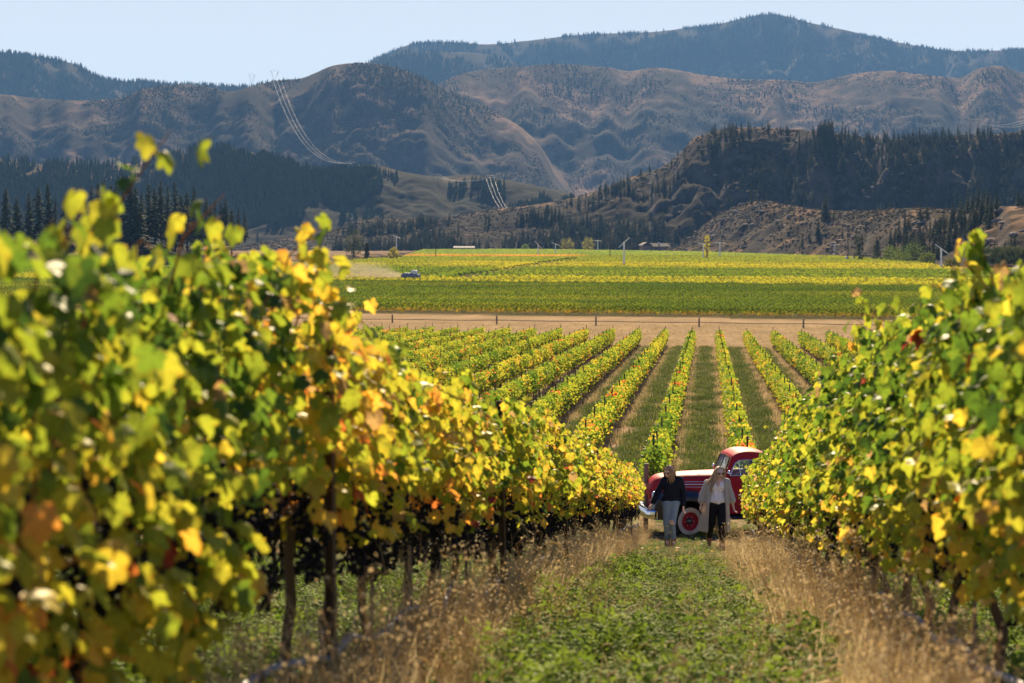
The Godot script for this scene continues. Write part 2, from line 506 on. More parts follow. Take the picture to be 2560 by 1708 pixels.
func hill(called: String, label: String, crest: Array, dist: float, foot: float, rough: float, freq: float, tone: Callable, seed_: int, steepen := 1.0) -> Dictionary:
	var tab := PackedVector2Array(crest)
	var n := FastNoiseLite.new()
	n.seed = seed_
	n.frequency = freq
	n.fractal_octaves = 5
	n.fractal_type = FastNoiseLite.FRACTAL_RIDGED
	var n2 := FastNoiseLite.new()
	n2.seed = seed_ + 100
	n2.frequency = freq * 0.9
	n2.fractal_octaves = 3
	var x0 := tab[0].x
	var x1 := tab[tab.size() - 1].x
	var cols := mini(440, int((x1 - x0) / 5.0))
	var rows := 122
	var front := 108
	var n3 := FastNoiseLite.new()
	n3.seed = seed_ + 200
	n3.frequency = freq * 4.5
	n3.fractal_octaves = 4
	var b := Mb.new()
	var foot_y := -12.6
	for cc in cols + 1:
		var px := lerpf(x0, x1, float(cc) / cols)
		var be := bear(px)
		var edge := smoothstep(0.0, 0.06, float(cc) / cols) * smoothstep(1.0, 0.94, float(cc) / cols)
		var far := dist * (1.0 + 0.05 * n2.get_noise_2d(px * 3.0 * dist / 5000.0, 0.0))
		var f0 := foot
		if foot < 1700.0:
			f0 = (field_end(be) + field_end(be - 0.018) + field_end(be + 0.018) + field_end(be - 0.036) + field_end(be + 0.036)) / 5.0 + 18.0 if foot > 1000.0 else field_end(be) + 18.0
			if foot < 1000.0: far = f0 + 75.0
			elif foot < 1400.0: far = f0 + 190.0
		var top := EYE + (540.0 - smooth_table(tab, px)) * PX / LENS * far
		for r in rows + 1:
			var w := float(r) / front
			var dd := lerpf(f0, far, w)
			var q := ahead(be, dd)
			var s: float
			if w <= 1.0:
				s = lerpf(pow(w, steepen), smoothstep(0.0, 1.0, w), 0.45)
			else:
				s = 1.0 - 1.9 * (w - 1.0) ** 1.3
			var relief := (n.get_noise_2d(q.x, q.z) - 0.35) * 0.13 + n2.get_noise_2d(q.x, q.z * 1.15) * 0.6 + n3.get_noise_2d(q.x, q.z) * 0.36
			var room := sin(PI * clampf(w, 0.0, 1.0)) * smoothstep(1.0, 0.8, w) + 0.02 * smoothstep(0.7, 1.0, w)
			var high := maxf(top - foot_y, 4.0)
			q.y = foot_y - 0.6 + high * s * lerpf(0.5, 1.0, edge) + high * rough * 2.2 * relief * room
			b.p(q)
	var w := rows + 1
	for cc in cols + 1:
		for r in rows + 1:
			var a := b.v[cc * w + r]
			var u := b.v[cc * w + mini(r + 1, rows)] - b.v[cc * w + maxi(r - 1, 0)]
			var t := b.v[mini(cc + 1, cols) * w + r] - b.v[maxi(cc - 1, 0) * w + r]
			var nn := t.cross(u).normalized()
			var steep := sqrt(maxf(0.0, 1.0 - nn.y * nn.y)) / maxf(absf(nn.y), 0.05)
			var col: Color = tone.call(a.x, a.z, minf(float(r) / front, 1.0), steep)
			b.c[cc * w + r] = col
			if cc < cols and r < rows:
				var k := cc * w + r
				b.q(k, k + 1, k + w + 1, k + w)
	tag(part(called, b.mesh(M.hill), null), label, "", "", "structure")
	return {"b": b, "cols": cols, "w": w, "front": front, "x0": x0, "x1": x1}

func on_hill(h: Dictionary, u: float, s: float) -> Vector3:
	var b: Mb = h.b
	var cf: float = clampf(u, 0.0, 0.9999) * h.cols
	var rf: float = clampf(s, 0.0, 0.9999) * h.front
	var cc := int(cf)
	var r := int(rf)
	var k: int = cc * h.w + r
	var w: int = h.w
	return b.v[k].lerp(b.v[k + w], cf - cc).lerp(b.v[k + 1].lerp(b.v[k + w + 1], cf - cc), rf - r)

func random_on(h: Dictionary) -> Array:
	return [on_hill(h, rng.randf(), rng.randf())]

# the place on a hill that shows at that height of the photograph's skyline scale
func near_pixel(h: Dictionary, px: float, py: float) -> Array:
	var u: float = (px - h.x0) / (h.x1 - h.x0)
	for k in 60:
		var q := on_hill(h, u, k / 60.0)
		var d := q.dot(fwd)
		if (q.y - EYE) / d * LENS / PX > 540.0 - py:
			return [q]
	return []

# trees or scrub over a hill where a noise says so; sparse > 0 leaves more open ground
func wood(called: String, h: Dictionary, count: int, tall: float, sparse: float, c0: Color, c1: Color, label: String, bush := false) -> void:
	var where: Array = []
	var cols: Array = []
	var tries := 0
	while where.size() < count and tries < count * 3:
		tries += 1
		var u := rng.randf()
		var px: float = lerpf(h.x0, h.x1, u)
		if px < -60.0 or px > 2410.0: continue
		var s := sqrt(rng.randf())
		if tall == 13.0:      # the foothills: a bare meadow at the left, bare crests further right
			if s > lerpf(0.93, 0.76, smoothstep(560.0, 820.0, px)) + rng.randf() * 0.08: continue
			if px < 440.0 and s > 0.52 + 0.2 * rng.randf() and rng.randf() < 0.85: continue
		var q := on_hill(h, u, s)
		var dens := patches.get_noise_2d(q.x * 0.25, q.z * 0.25) + 0.5 * patches.get_noise_2d(q.x, q.z)
		if dens < sparse + rng.randf() * 0.2 - 0.1: continue
		var hgt := tall * rnd(0.55, 1.25)
		q.y -= 0.3
		var wide := hgt * (rnd(0.8, 1.5) if bush else rnd(0.85, 1.15))
		where.append(Transform3D(Basis(Vector3.UP, rnd(0, TAU)).scaled(Vector3(wide, hgt, wide)), q))
		var col := c0.lerp(c1, rng.randf())
		cols.append(col)
	tag(scatter(called, M.bush_mesh if bush else M.far_tree, M.needle, where, cols), label)

func conifer_meshes() -> void:
	# far tree, one metre tall: five ragged skirts
	var b := Mb.new()
	rng.seed = 77
	for k in 5:
		var y0 := 0.1 + k * 0.17
		var r0 := 0.19 * (1.0 - k * 0.17)
		var tip := b.p(Vector3(0, minf(y0 + 0.36, 1.0), 0))
		var first := b.v.size()
		for s in 7:
			var w := TAU * (s + k * 0.5) / 7.0
			b.p(Vector3(cos(w) * r0 * rnd(0.65, 1.25), y0 + rnd(-0.05, 0.05), sin(w) * r0 * rnd(0.65, 1.25)), Color.WHITE * rnd(0.8, 1.1))
		for s in 7:
			b.t(tip, first + (s + 1) % 7, first + s)
	M.far_tree = b.mesh(null, false)
	# a bush of leaf-clump faces, one metre across
	b = Mb.new()
	for k in 46:
		var dir := Vector3(rng.randfn(), absf(rng.randfn()) * 0.9, rng.randfn()).normalized()
		var at := dir * rnd(0.25, 0.5) + Vector3(0, 0.08, 0)
		leafy_quad(b, at, dir, rnd(0.12, 0.2), Color.WHITE * rnd(0.75, 1.15))
	M.bush_mesh = b.mesh(null, false)
	# boulder
	b = Mb.new()
	var ring := 7
	for j in 4:
		for s in ring:
			var th := TAU * s / ring
			var y: float = [-0.4, 0.1, 0.55, 0.8][j]
			var rr: float = [1.0, 1.05, 0.8, 0.3][j] * rnd(0.75, 1.15)
			b.p(Vector3(cos(th) * rr, y + rnd(-0.1, 0.1), sin(th) * rr))
	for j in 3:
		for s in ring:
			var a := j * ring + s
			var a2 := j * ring + (s + 1) % ring
			b.q(a, a + ring, a2 + ring, a2)
	M.rock_mesh = b.mesh(null, false)
	# pines seen one by one: trunk and crown of drooping needle sprays; four variants, one metre tall
	M.pine_trunk = []
	M.pine_crown = []
	for kind in 4:
		b = Mb.new()
		b.tube([Vector3(0, -0.02, 0), Vector3(0.004, 0.4, 0.003), Vector3(0, 0.97, 0)], [0.016, 0.011, 0.002], 6, Color(0.075, 0.052, 0.038))
		M.pine_trunk.append(b.mesh())
		b = Mb.new()
		var low: float = [0.06, 0.12, 0.2, 0.08][kind]
		var fat: float = [0.15, 0.17, 0.14, 0.12][kind]
		for k in 84:
			var y := lerpf(low, 0.98, pow((k + rng.randf()) / 84.0, 0.9))
			var s := (y - low) / (1.0 - low)
			var reach := fat * (pow(1.0 - s, 0.75) * (0.75 + 0.25 * smoothstep(0.0, 0.15, s)) + 0.02) * rnd(0.55, 1.25)
			var turn := k * 2.4 + rnd(-0.4, 0.4)
			var out := Vector3(cos(turn), 0, sin(turn))
			var tone := Color.WHITE * rnd(0.75, 1.2)
			for n in 4:
				var far := reach * (0.3 + 0.25 * n)
				var at := Vector3(0, y, 0) + out * far + Vector3(0, -far * 0.25 + rnd(-0.012, 0.012), 0)
				leafy_quad(b, at, (Vector3.UP + out * rnd(0.0, 0.8) + Vector3(rnd(-0.5, 0.5), 0, rnd(-0.5, 0.5))).normalized(), reach * rnd(0.24, 0.38) + 0.007, tone)
		M.pine_crown.append(b.mesh(null, false))
	rng.seed = 12

func leafy_quad(b: Mb, at: Vector3, normal: Vector3, r: float, col: Color) -> void:
	var a := normal.cross(Vector3(rnd(-1, 1), rnd(-1, 1), rnd(-1, 1))).normalized() * r
	var e := normal.cross(a).normalized() * r * rnd(0.6, 1.0)
	var up := normal * r * 0.25
	var m0 := b.p(at + up, col)
	var k0 := b.p(at - a * 1.0 - up * 0.4, col)
	var k1 := b.p(at + e, col)
	var k2 := b.p(at + a * 1.1 - up * 0.6, col)
	var k3 := b.p(at - e, col)
	b.t(m0, k1, k0)
	b.t(m0, k2, k1)
	b.t(m0, k3, k2)
	b.t(m0, k0, k3)

func make_pine(kind: int, tall: float, wide: float, tone: Color) -> Node3D:
	var o := Node3D.new()
	var key := "needle%d" % int(tone.g * 400.0)
	if not M.has(key):
		M[key] = mat(0.9, tone, true, 0.1, 0.0, 0.2)
	part("crown", M.pine_crown[kind], M[key], o)
	part("trunk", M.pine_trunk[kind], M.bark, o)
	o.scale = Vector3(wide, tall, wide)
	return o

func pines(h7: Dictionary, h8: Dictionary, c0: Color, c1: Color) -> void:
	# the tall stand at the left, tree by tree: place across, top of the tree in the skyline, distance
	var stand := [[68, 440], [90, 425], [112, 420], [128, 452], [150, 445], [176, 460], [196, 448], [212, 425], [226, 418], [240, 410], [256, 424], [268, 416], [284, 440], [300, 405], [312, 428], [326, 440], [342, 418], [356, 430], [370, 414], [386, 424], [402, 416], [416, 444], [430, 438], [446, 424], [458, 462], [474, 450], [484, 468], [494, 458], [508, 464], [518, 456], [532, 478], [548, 474], [562, 482], [40, 450], [15, 430], [-12, 445], [320, 470], [190, 485], [420, 480], [260, 470]]
	var n := 0
	for s in stand:
		var be := bear(s[0])
		var d := field_end(be) + rnd(28.0, 88.0)
		var q := on_ground(be, d)
		q.y = -12.6 + 3.0 + (d - field_end(be)) * 0.09
		var tall: float = EYE + (540.0 - s[1]) * PX / LENS * d - q.y
		var o := make_pine(n % 4, tall, tall * rnd(0.95, 1.25), c0.lerp(c1, rng.randf() * 0.8))
		o.name = numbered("pine_tree")
		add_child(o)
		o.position = q
		o.rotation.y = rnd(0, TAU)
		tag(o, "dark green pine, %s from the left in the tall stand at the left edge" % ordinal(rank(stand, s)), "tree", "pines of the tall stand at the left")
		n += 1
	# pines on the two rocky hills: those that show largest one by one, the rest as a mass
	var spots: Array = []
	for k in 14000:
		var on7 := k % 6 != 0
		var h: Dictionary = h7 if on7 else h8
		var u := rng.randf()
		var px: float = lerpf(h.x0, h.x1, u)
		if px < 760 or px > 2380: continue
		var s := rng.randf()
		var q := on_hill(h, u, s)
		var dens := patches.get_noise_2d(q.x * 0.8, q.z * 0.8)
		if on7:
			dens += 0.5 * smoothstep(0.45, 0.0, s) + 0.35 * smoothstep(1600.0, 2000.0, px) * smoothstep(0.15, 0.4, s) + 0.05
			dens -= 0.35 * smoothstep(0.75, 1.0, s) * smoothstep(1500, 1300, px)
		else:
			dens += -0.10 - 0.4 * smoothstep(0.4, 0.0, s) * smoothstep(2000, 1700, px)
		if dens < 0.12 + rng.randf() * 0.2: continue
		spots.append([q, px])
	# crest pines stand out against the hills behind
	for px in [1688, 1700, 1716, 1760, 1782, 1795, 1808, 1832, 1880, 1893, 1905, 1930, 1960, 1985, 2010, 2040, 2065, 2100, 2125, 2150, 2170, 2190, 2215, 2240, 2255, 2270, 2300, 2320, 2340, 1610, 1630, 1540, 1555, 1470, 1490, 1440, 1392, 1375, 1345, 880, 900, 960, 975]:
		spots.push_front([on_hill(h7, (px - h7.x0) / (h7.x1 - h7.x0), rnd(0.9, 0.99)), px])
	var rest: Array = []
	var rest_c: Array = []
	var made: Array = []
	for k in spots.size():
		var q: Vector3 = spots[k][0]
		var tall := rnd(3.5, 7.0) if rng.randf() < 0.5 else rnd(6.0, 12.0)
		if spots[k][1] > 1880 and spots[k][1] < 1910: tall = 14.0
		q.y -= 0.4
		if k < 300:
			var o: Node3D
			if k < 12:
				o = make_pine(k % 4, tall, tall * rnd(1.0, 1.4), c0.lerp(c1, rng.randf()))
				made.append(o)
			else:
				o = made[rng.randi() % 12].duplicate()
				o.scale = Vector3(tall * rnd(1.0, 1.4), tall, tall * rnd(1.0, 1.4))
			o.name = numbered("hill_pine")
			add_child(o)
			o.position = q
			o.rotation.y = rnd(0, TAU)
			var what := "small dark conifer standing on the dry ground of the rocky hills at the right"
			if k < 43: what = "small dark conifer on the crest of the rocky hill, against the hills behind"
			tag(o, what, "tree", "conifers on the rocky hills" if k >= 43 else "conifers along the crest of the rocky hill")
		else:
			rest.append(Transform3D(Basis(Vector3.UP, rnd(0, TAU)).scaled(Vector3(tall * 1.15, tall, tall * 1.15)), q))
			rest_c.append(c0.lerp(c1, rng.randf()))
	tag(scatter("woods", M.pine_crown[0], M.needle, rest, rest_c), "the remaining conifers of the two rocky hills")

func rank(list: Array, item: Array) -> int:
	var r := 1
	for e in list:
		if e[0] < item[0]: r += 1
	return r

func ordinal(n: int) -> String:
	var names := ["", "first", "second", "third", "fourth", "fifth", "sixth", "seventh", "eighth", "ninth", "tenth", "eleventh", "twelfth", "thirteenth", "fourteenth", "fifteenth", "sixteenth", "seventeenth", "eighteenth", "nineteenth", "twentieth"]
	if n <= 20: return names[n]
	var tens := ["", "", "twenty", "thirty", "forty", "fifty", "sixty", "seventy", "eighty", "ninety"]
	if n % 10 == 0: return tens[n / 10].trim_suffix("y") + "ieth"
	return tens[n / 10] + "-" + names[n % 10]

# ---------------------------------------------------------------- vineyards
const ROW_LEFT := -1.46
const ROW_GAP := 2.6
const LOW_ROW := 1.27
const LOW_GAP := 3.0
const FIELD := [Vector2(-200, 640), Vector2(0, 700), Vector2(230, 790), Vector2(330, 880), Vector2(372, 990), Vector2(405, 1080), Vector2(430, 1640), Vector2(520, 1680), Vector2(680, 1440), Vector2(760, 1260), Vector2(850, 1062), Vector2(875, 1000), Vector2(905, 905), Vector2(926, 850), Vector2(938, 740), Vector2(1024, 690), Vector2(1300, 640)]
var field_table := PackedVector2Array(FIELD)
# leaf base colours: greens, yellow-greens, yellows, oranges, reds
const LEAF := [Color(0.060, 0.125, 0.018), Color(0.105, 0.195, 0.022), Color(0.17, 0.265, 0.026), Color(0.27, 0.345, 0.030), Color(0.38, 0.42, 0.036), Color(0.50, 0.48, 0.042), Color(0.66, 0.52, 0.050), Color(0.80, 0.52, 0.065), Color(0.78, 0.36, 0.060), Color(0.66, 0.20, 0.045), Color(0.30, 0.055, 0.03), Color(0.42, 0.28, 0.11)]

func field_end(bearing: float) -> float:
	return table(field_table, bearing * LENS + 512.0)

func leaf_pick(yellow: float) -> int:
	# yellow 0: a green vine, 1: a turned one
	var r := clampf(rng.randfn(lerpf(2.1, 6.4, yellow), 1.45), 0.0, 9.4)
	if rng.randf() < 0.005: return 10
	if rng.randf() < 0.02: return 11
	return int(r)

func leaf_mesh(kind: int, fine: bool) -> ArrayMesh:
	# blade in x (width) and y (towards the tip), z is its upper face; stalk at the origin
	var b := Mb.new()
	var lobe := [[-100, 0.16], [-76, 0.50], [-55, 0.60], [-32, 0.66], [-14, 0.60], [2, 0.55], [18, 0.66], [34, 0.80], [48, 0.72], [58, 0.62], [74, 0.80], [90, 0.95]]
	var out: Array = []
	for k in lobe.size():
		out.append([lobe[k][0], lobe[k][1]])
	for k in range(lobe.size() - 2, -1, -1):
		out.append([180 - lobe[k][0], lobe[k][1]])
	if not fine:
		out = [[-80, 0.45], [-34, 0.64], [0, 0.48], [36, 0.78], [60, 0.52], [90, 0.98], [120, 0.52], [144, 0.78], [180, 0.48], [214, 0.64], [260, 0.45]]
	var cup := [0.22, -0.22, 0.45, 0.08, 0.6, -0.1][kind] as float
	var fold := [0.10, 0.40, 0.0, 0.55, -0.25, 0.3][kind] as float
	var rip := [0.08, 0.10, 0.14, 0.06, 0.10, 0.18][kind] as float
	var rim := [Color(1, 1, 1), Color(1.15, 0.98, 0.9), Color(1.5, 1.05, 0.9), Color(0.92, 0.96, 1.0), Color(1.1, 0.95, 0.8), Color(0.95, 1.0, 0.9)][kind] as Color
	var bend := func(x: float, y: float, r: float, w: float) -> Vector3:
		var z := -cup * r * r + fold * absf(x) + rip * r * sin(w * 3.0 + kind * 2.0) - 0.10 * y * y
		return Vector3(x, y, z) * 0.62
	var vein := Color(1.12, 1.12, 1.05)
	var hub := b.p(Vector3.ZERO, vein)
	var first := b.v.size()
	for o in out:
		var w := deg_to_rad(o[0])
		var r: float = o[1] * (1.0 + rnd(-0.06, 0.06))
		if fine:
			b.p(bend.call(cos(w) * r * 0.55, sin(w) * r * 0.55, r * 0.55, w), Color(1.22, 1.18, 1.05) if o[1] > 0.64 else Color(0.80, 0.83, 0.85))
		b.p(bend.call(cos(w) * r, sin(w) * r, r, w), rim * rnd(0.85, 1.1) if rng.randf() > 0.16 or not fine else Color(1.35, 0.78, 0.7) * rnd(0.6, 1.0))
	var st := 2 if fine else 1
	for k in out.size() - 1:
		var a := first + k * st
		if fine:
			b.t(hub, a + 2, a)
			b.q(a, a + 2, a + 3, a + 1)
		else:
			b.t(hub, a + 1, a)
	if fine:
		b.tube([Vector3.ZERO, Vector3(0.02, -0.22, -0.12), Vector3(0.0, -0.42, -0.34)], [0.018, 0.014, 0.016], 3, Color(1.1, 0.5, 0.5), false)
	return b.mesh()

func leaf_basis(n: Vector3, size: float) -> Basis:
	var down := Vector3(rng.randfn() * 0.45, -1.0, rng.randfn() * 0.45)
	var z := n.normalized()
	var y := (down - z * down.dot(z)).normalized()
	return Basis(y.cross(z), y, z).scaled(Vector3.ONE * size)

func vine_meshes() -> void:
	rng.seed = 5
	M.leaves = [leaf_mesh(0, true), leaf_mesh(1, true), leaf_mesh(2, true), leaf_mesh(3, true), leaf_mesh(4, true), leaf_mesh(5, true)]
	M.small_leaf = leaf_mesh(0, false)
	M.leaf_mats = []
	for c in LEAF:
		M.leaf_mats.append(mat(0.5, c, true, 1.0, 0.0, 0.36))
	# bunches of grapes, berry by berry
	M.bunches = []
	for kind in 3:
		var b := Mb.new()
		for k in 46:
			var s := rng.randf()
			var r := lerpf(0.045, 0.012, s) * sqrt(rng.randf()) + 0.006
			var w := rnd(0, TAU)
			var at := Vector3(cos(w) * r * (1.3 if kind == 1 and s < 0.4 else 1.0), -0.02 - s * [0.17, 0.14, 0.20][kind], sin(w) * r)
			berry(b, at, rnd(0.0075, 0.0095))
		b.tube([Vector3(0, 0.05, 0), Vector3(0, 0.0, 0), Vector3(0, -0.1, 0)], [0.002, 0.002, 0.0015], 4)
		M.bunches.append(b.mesh(M.grape))
	# woody frames of a vine: trunk, two arms, upright canes
	M.trunks = []
	M.canes = []
	var brown := Color(0.105, 0.072, 0.05)
	for kind in 4:
		var b := Mb.new()
		var pts: Array = []
		var rad: Array = []
		for k in 7:
			pts.append(Vector3(rng.randfn() * 0.018, k * 0.145, rng.randfn() * 0.03))
			rad.append(0.026 - k * 0.0014 + rng.randfn() * 0.0022)
		b.tube(pts, rad, 7, brown)
		for s in [-1.0, 1.0]:
			var arm: Array = [pts[6]]
			var ar: Array = [0.018]
			for k in 5:
				arm.append(Vector3(rng.randfn() * 0.012, 0.88 + rng.randf() * 0.04 + s * (k + 1) * 0.016, s * (k + 1) * 0.115))
				ar.append(0.015 - k * 0.0015)
			b.tube(arm, ar, 6, brown)
		M.trunks.append(b.mesh(M.bark))
		b = Mb.new()
		for k in 1:
			var p0 := Vector3(0, 0, 0)
			var lean := Vector3(rng.randfn() * 0.10, 0, rng.randfn() * 0.12)
			b.tube([p0, p0 + Vector3(0, 0.3, 0) + lean * 0.3, p0 + Vector3(0, 0.62, 0) + lean * 0.7, p0 + Vector3(0, 0.95, 0) + lean * 1.3], [0.0055, 0.0048, 0.004, 0.002], 5, Color(0.20, 0.085, 0.045))
		M.canes.append(b.mesh(M.bark))
	# leaf clumps for rows too far to tell the leaves apart
	M.clump = []
	for kind in 3:
		var b := Mb.new()
		for k in 34:
			var at := Vector3(rng.randfn() * 0.13, rnd(-0.32, 0.32), rnd(-0.3, 0.3))
			leafy_quad(b, at, Vector3(rng.randfn(), rnd(-0.2, 1.0), rng.randfn()).normalized(), rnd(0.05, 0.085), Color.WHITE * rnd(0.7, 1.2))
		M.clump.append(b.mesh(null, false))
	rng.seed = 21

func berry(b: Mb, at: Vector3, r: float) -> void:
	var top := b.p(at + Vector3(0, r, 0))
	var bot := b.p(at - Vector3(0, r, 0))
	var first := b.v.size()
	for s in 6:
		var w := TAU * s / 6
		b.p(at + Vector3(cos(w) * 0.87, 0.5, sin(w) * 0.87) * r)
		b.p(at + Vector3(cos(w + 0.5) * 0.87, -0.5, sin(w + 0.5) * 0.87) * r)
	for s in 6:
		var a := first + s * 2
		var e := first + (s + 1) % 6 * 2
		b.t(top, e, a)
		b.q(a, e, e + 1, a + 1)
		b.t(bot, a + 1, e + 1)

const TOP_LEFT := [Vector2(3.0, 1.40), Vector2(4.0, 1.40), Vector2(4.2, 1.50), Vector2(4.7, 1.34), Vector2(5.1, 1.36), Vector2(5.6, 1.62), Vector2(6.5, 1.70), Vector2(7.3, 1.60), Vector2(9.8, 1.55), Vector2(17.0, 1.61), Vector2(45.0, 1.58)]
const TOP_RIGHT := [Vector2(3.0, 1.62), Vector2(7.0, 1.66), Vector2(9.0, 1.80), Vector2(14.0, 1.92), Vector2(20.0, 1.88), Vector2(25.0, 1.62), Vector2(38.0, 1.50)]
var top_left := PackedVector2Array(TOP_LEFT)
var top_right := PackedVector2Array(TOP_RIGHT)

func canopy_top(d: float, left: bool) -> float:
	return table(top_left if left else top_right, d) + 0.06 * sin(d * 2.3 + (0.0 if left else 2.0)) + 0.04 * sin(d * 5.1)

# one grapevine: frame, leaves (those that show largest one by one), bunches
func grapevine(x: float, d: float, side: float, label: String, turned: float, shoots: Array = []) -> void:
	var kind := rng.randi() % 4
	var at := Vector3(x + rng.randfn() * 0.03, ground(x, -d), -d)
	var left := side > 0
	var near := d < 22.0
	var o := thing("grapevine", label, "grapevine", at, 0.0, "grapevines in the two rows beside the path")
	part("trunk", M.trunks[kind], M.bark, o)
	var fall := 0.1337
	for k in (6 if near else 3):
		var z := lerpf(-0.5, 0.5, (k + 0.5) / 6.0 if near else (k + 0.5) / 3.0)
		var c := part("cane", M.canes[rng.randi() % 4], M.bark, o)
		c.scale.y = (canopy_top(d - z, left) - 0.95)
		c.position = Vector3(rng.randfn() * 0.02, 0.88 + fall * z, z)
		c.rotation.y = rnd(0, TAU)
	var count := 760 if d < 14.0 else (680 if d < 30.0 else 620)
	var all: Array = []
	for k in count:
		var z := lerpf(-0.56, 0.56, (rng.randi() % 7 + 0.5) / 7.0) + rng.randfn() * (0.055 if d < 14.0 else 0.09)
		var top := canopy_top(d - z, left)
		var f := rng.randf()
		var y := lerpf(0.42 if d < 4.9 else (0.78 if left else 0.62), top, pow(f, 0.85))
		if y < 1.04 and d > 4.9 and rng.randf() < (0.5 if left else 0.12): continue
		var thick := 0.30 * sqrt(clampf(1.35 - f, 0.0, 1.0)) * (1.0 if f > 0.2 else 0.75)
		var s := 1.0 if rng.randf() < 0.5 else -1.0
		var cx := s * thick * sqrt(rng.randf()) + rng.randfn() * 0.035
		var n := Vector3(s * rnd(0.1, 1.0), rnd(-0.1, 1.0), rng.randfn() * 0.75)
		var yel := turned + 0.5 * (1.0 - smoothstep(0.75, 1.2, y)) + 0.45 * bumps.get_noise_2d((d - z) * 14.0, y * 16.0 + x * 9.0)
		all.append([Transform3D(leaf_basis(n, rnd(0.05, 0.10)), Vector3(cx, y + fall * z, z)), leaf_pick(clampf(yel, 0.0, 1.0)), cx * side + y * 0.22 + z * 0.12])
	# shoots that rise above the canopy: [z, foot height, tip offset x, tip height]
	var loose := shoots.duplicate()
	if rng.randf() < 0.45 and d > 6.0: loose.append([rnd(-0.5, 0.5), canopy_top(d, left) - 0.15, rng.randfn() * 0.12, canopy_top(d, left) + rnd(0.08, 0.24)])
	for sh in loose:
		var a := Vector3(0, sh[1] + fall * sh[0], sh[0])
		var e := Vector3(sh[2], sh[3] + fall * sh[0], sh[0] + rng.randfn() * 0.05)
		var b := Mb.new()
		var mid := a.lerp(e, 0.5) + Vector3(-sh[2] * 0.15, 0.05, 0)
		b.tube([a, mid, e], [0.0045, 0.0035, 0.0015], 5, Color(0.23, 0.10, 0.045))
		part("shoot", b.mesh(), M.bark, o)
		var m := maxi(7, int(a.distance_to(e) / 0.035))
		for k in m:
			var f := (k + 0.5) / m
			var q := (a.lerp(mid, f * 2.0) if f < 0.5 else mid.lerp(e, f * 2.0 - 1.0)) + Vector3(rng.randfn(), rng.randfn() * 0.5, rng.randfn()) * 0.045
			var n := Vector3(rng.randfn(), rnd(0.0, 1.2), rng.randfn())
			all.append([Transform3D(leaf_basis(n, rnd(0.075, 0.125) * (1.15 - f * 0.45)), q), leaf_pick(clampf(turned + 0.15 * rng.randfn(), 0.0, 1.0)), 9.0])
	all.sort_custom(func(p, q): return p[2] > q[2])
	var singles := 0
	if d < 9.0: singles = 140
	elif d < 14.0: singles = 100
	elif near: singles = 50
	for k in mini(singles, all.size()):
		part("leaf", M.leaves[rng.randi() % 6], M.leaf_mats[all[k][1]], o, all[k][0])
	for m in 2:
		var xf: Array = []
		var cl: Array = []
		for k in range(singles + m, all.size(), 2):
			xf.append(all[k][0])
			cl.append(LEAF[all[k][1]] * rnd(0.85, 1.15))
		scatter("foliage", M.leaves[(kind + m * 3) % 6] if d < 34.0 else M.small_leaf, M.leaf, xf, cl, o)
	# bunches
	var xf: Array = []
	for k in (17 if left else 8):
		var z := rnd(-0.55, 0.55)
		var cx := side * rnd(-0.08, 0.22)
		var t := Transform3D(Basis(Vector3.UP, rnd(0, TAU)).scaled(Vector3.ONE * rnd(0.95, 1.35)), Vector3(cx, rnd(0.78, 1.06) + fall * z, z))
		if near:
			part("grape_bunch", M.bunches[k % 3], M.grape, o, t)
		else:
			xf.append(t)
	if not near:
		scatter("grape_bunches", M.bunches[kind % 3], M.grape, xf, [], o)

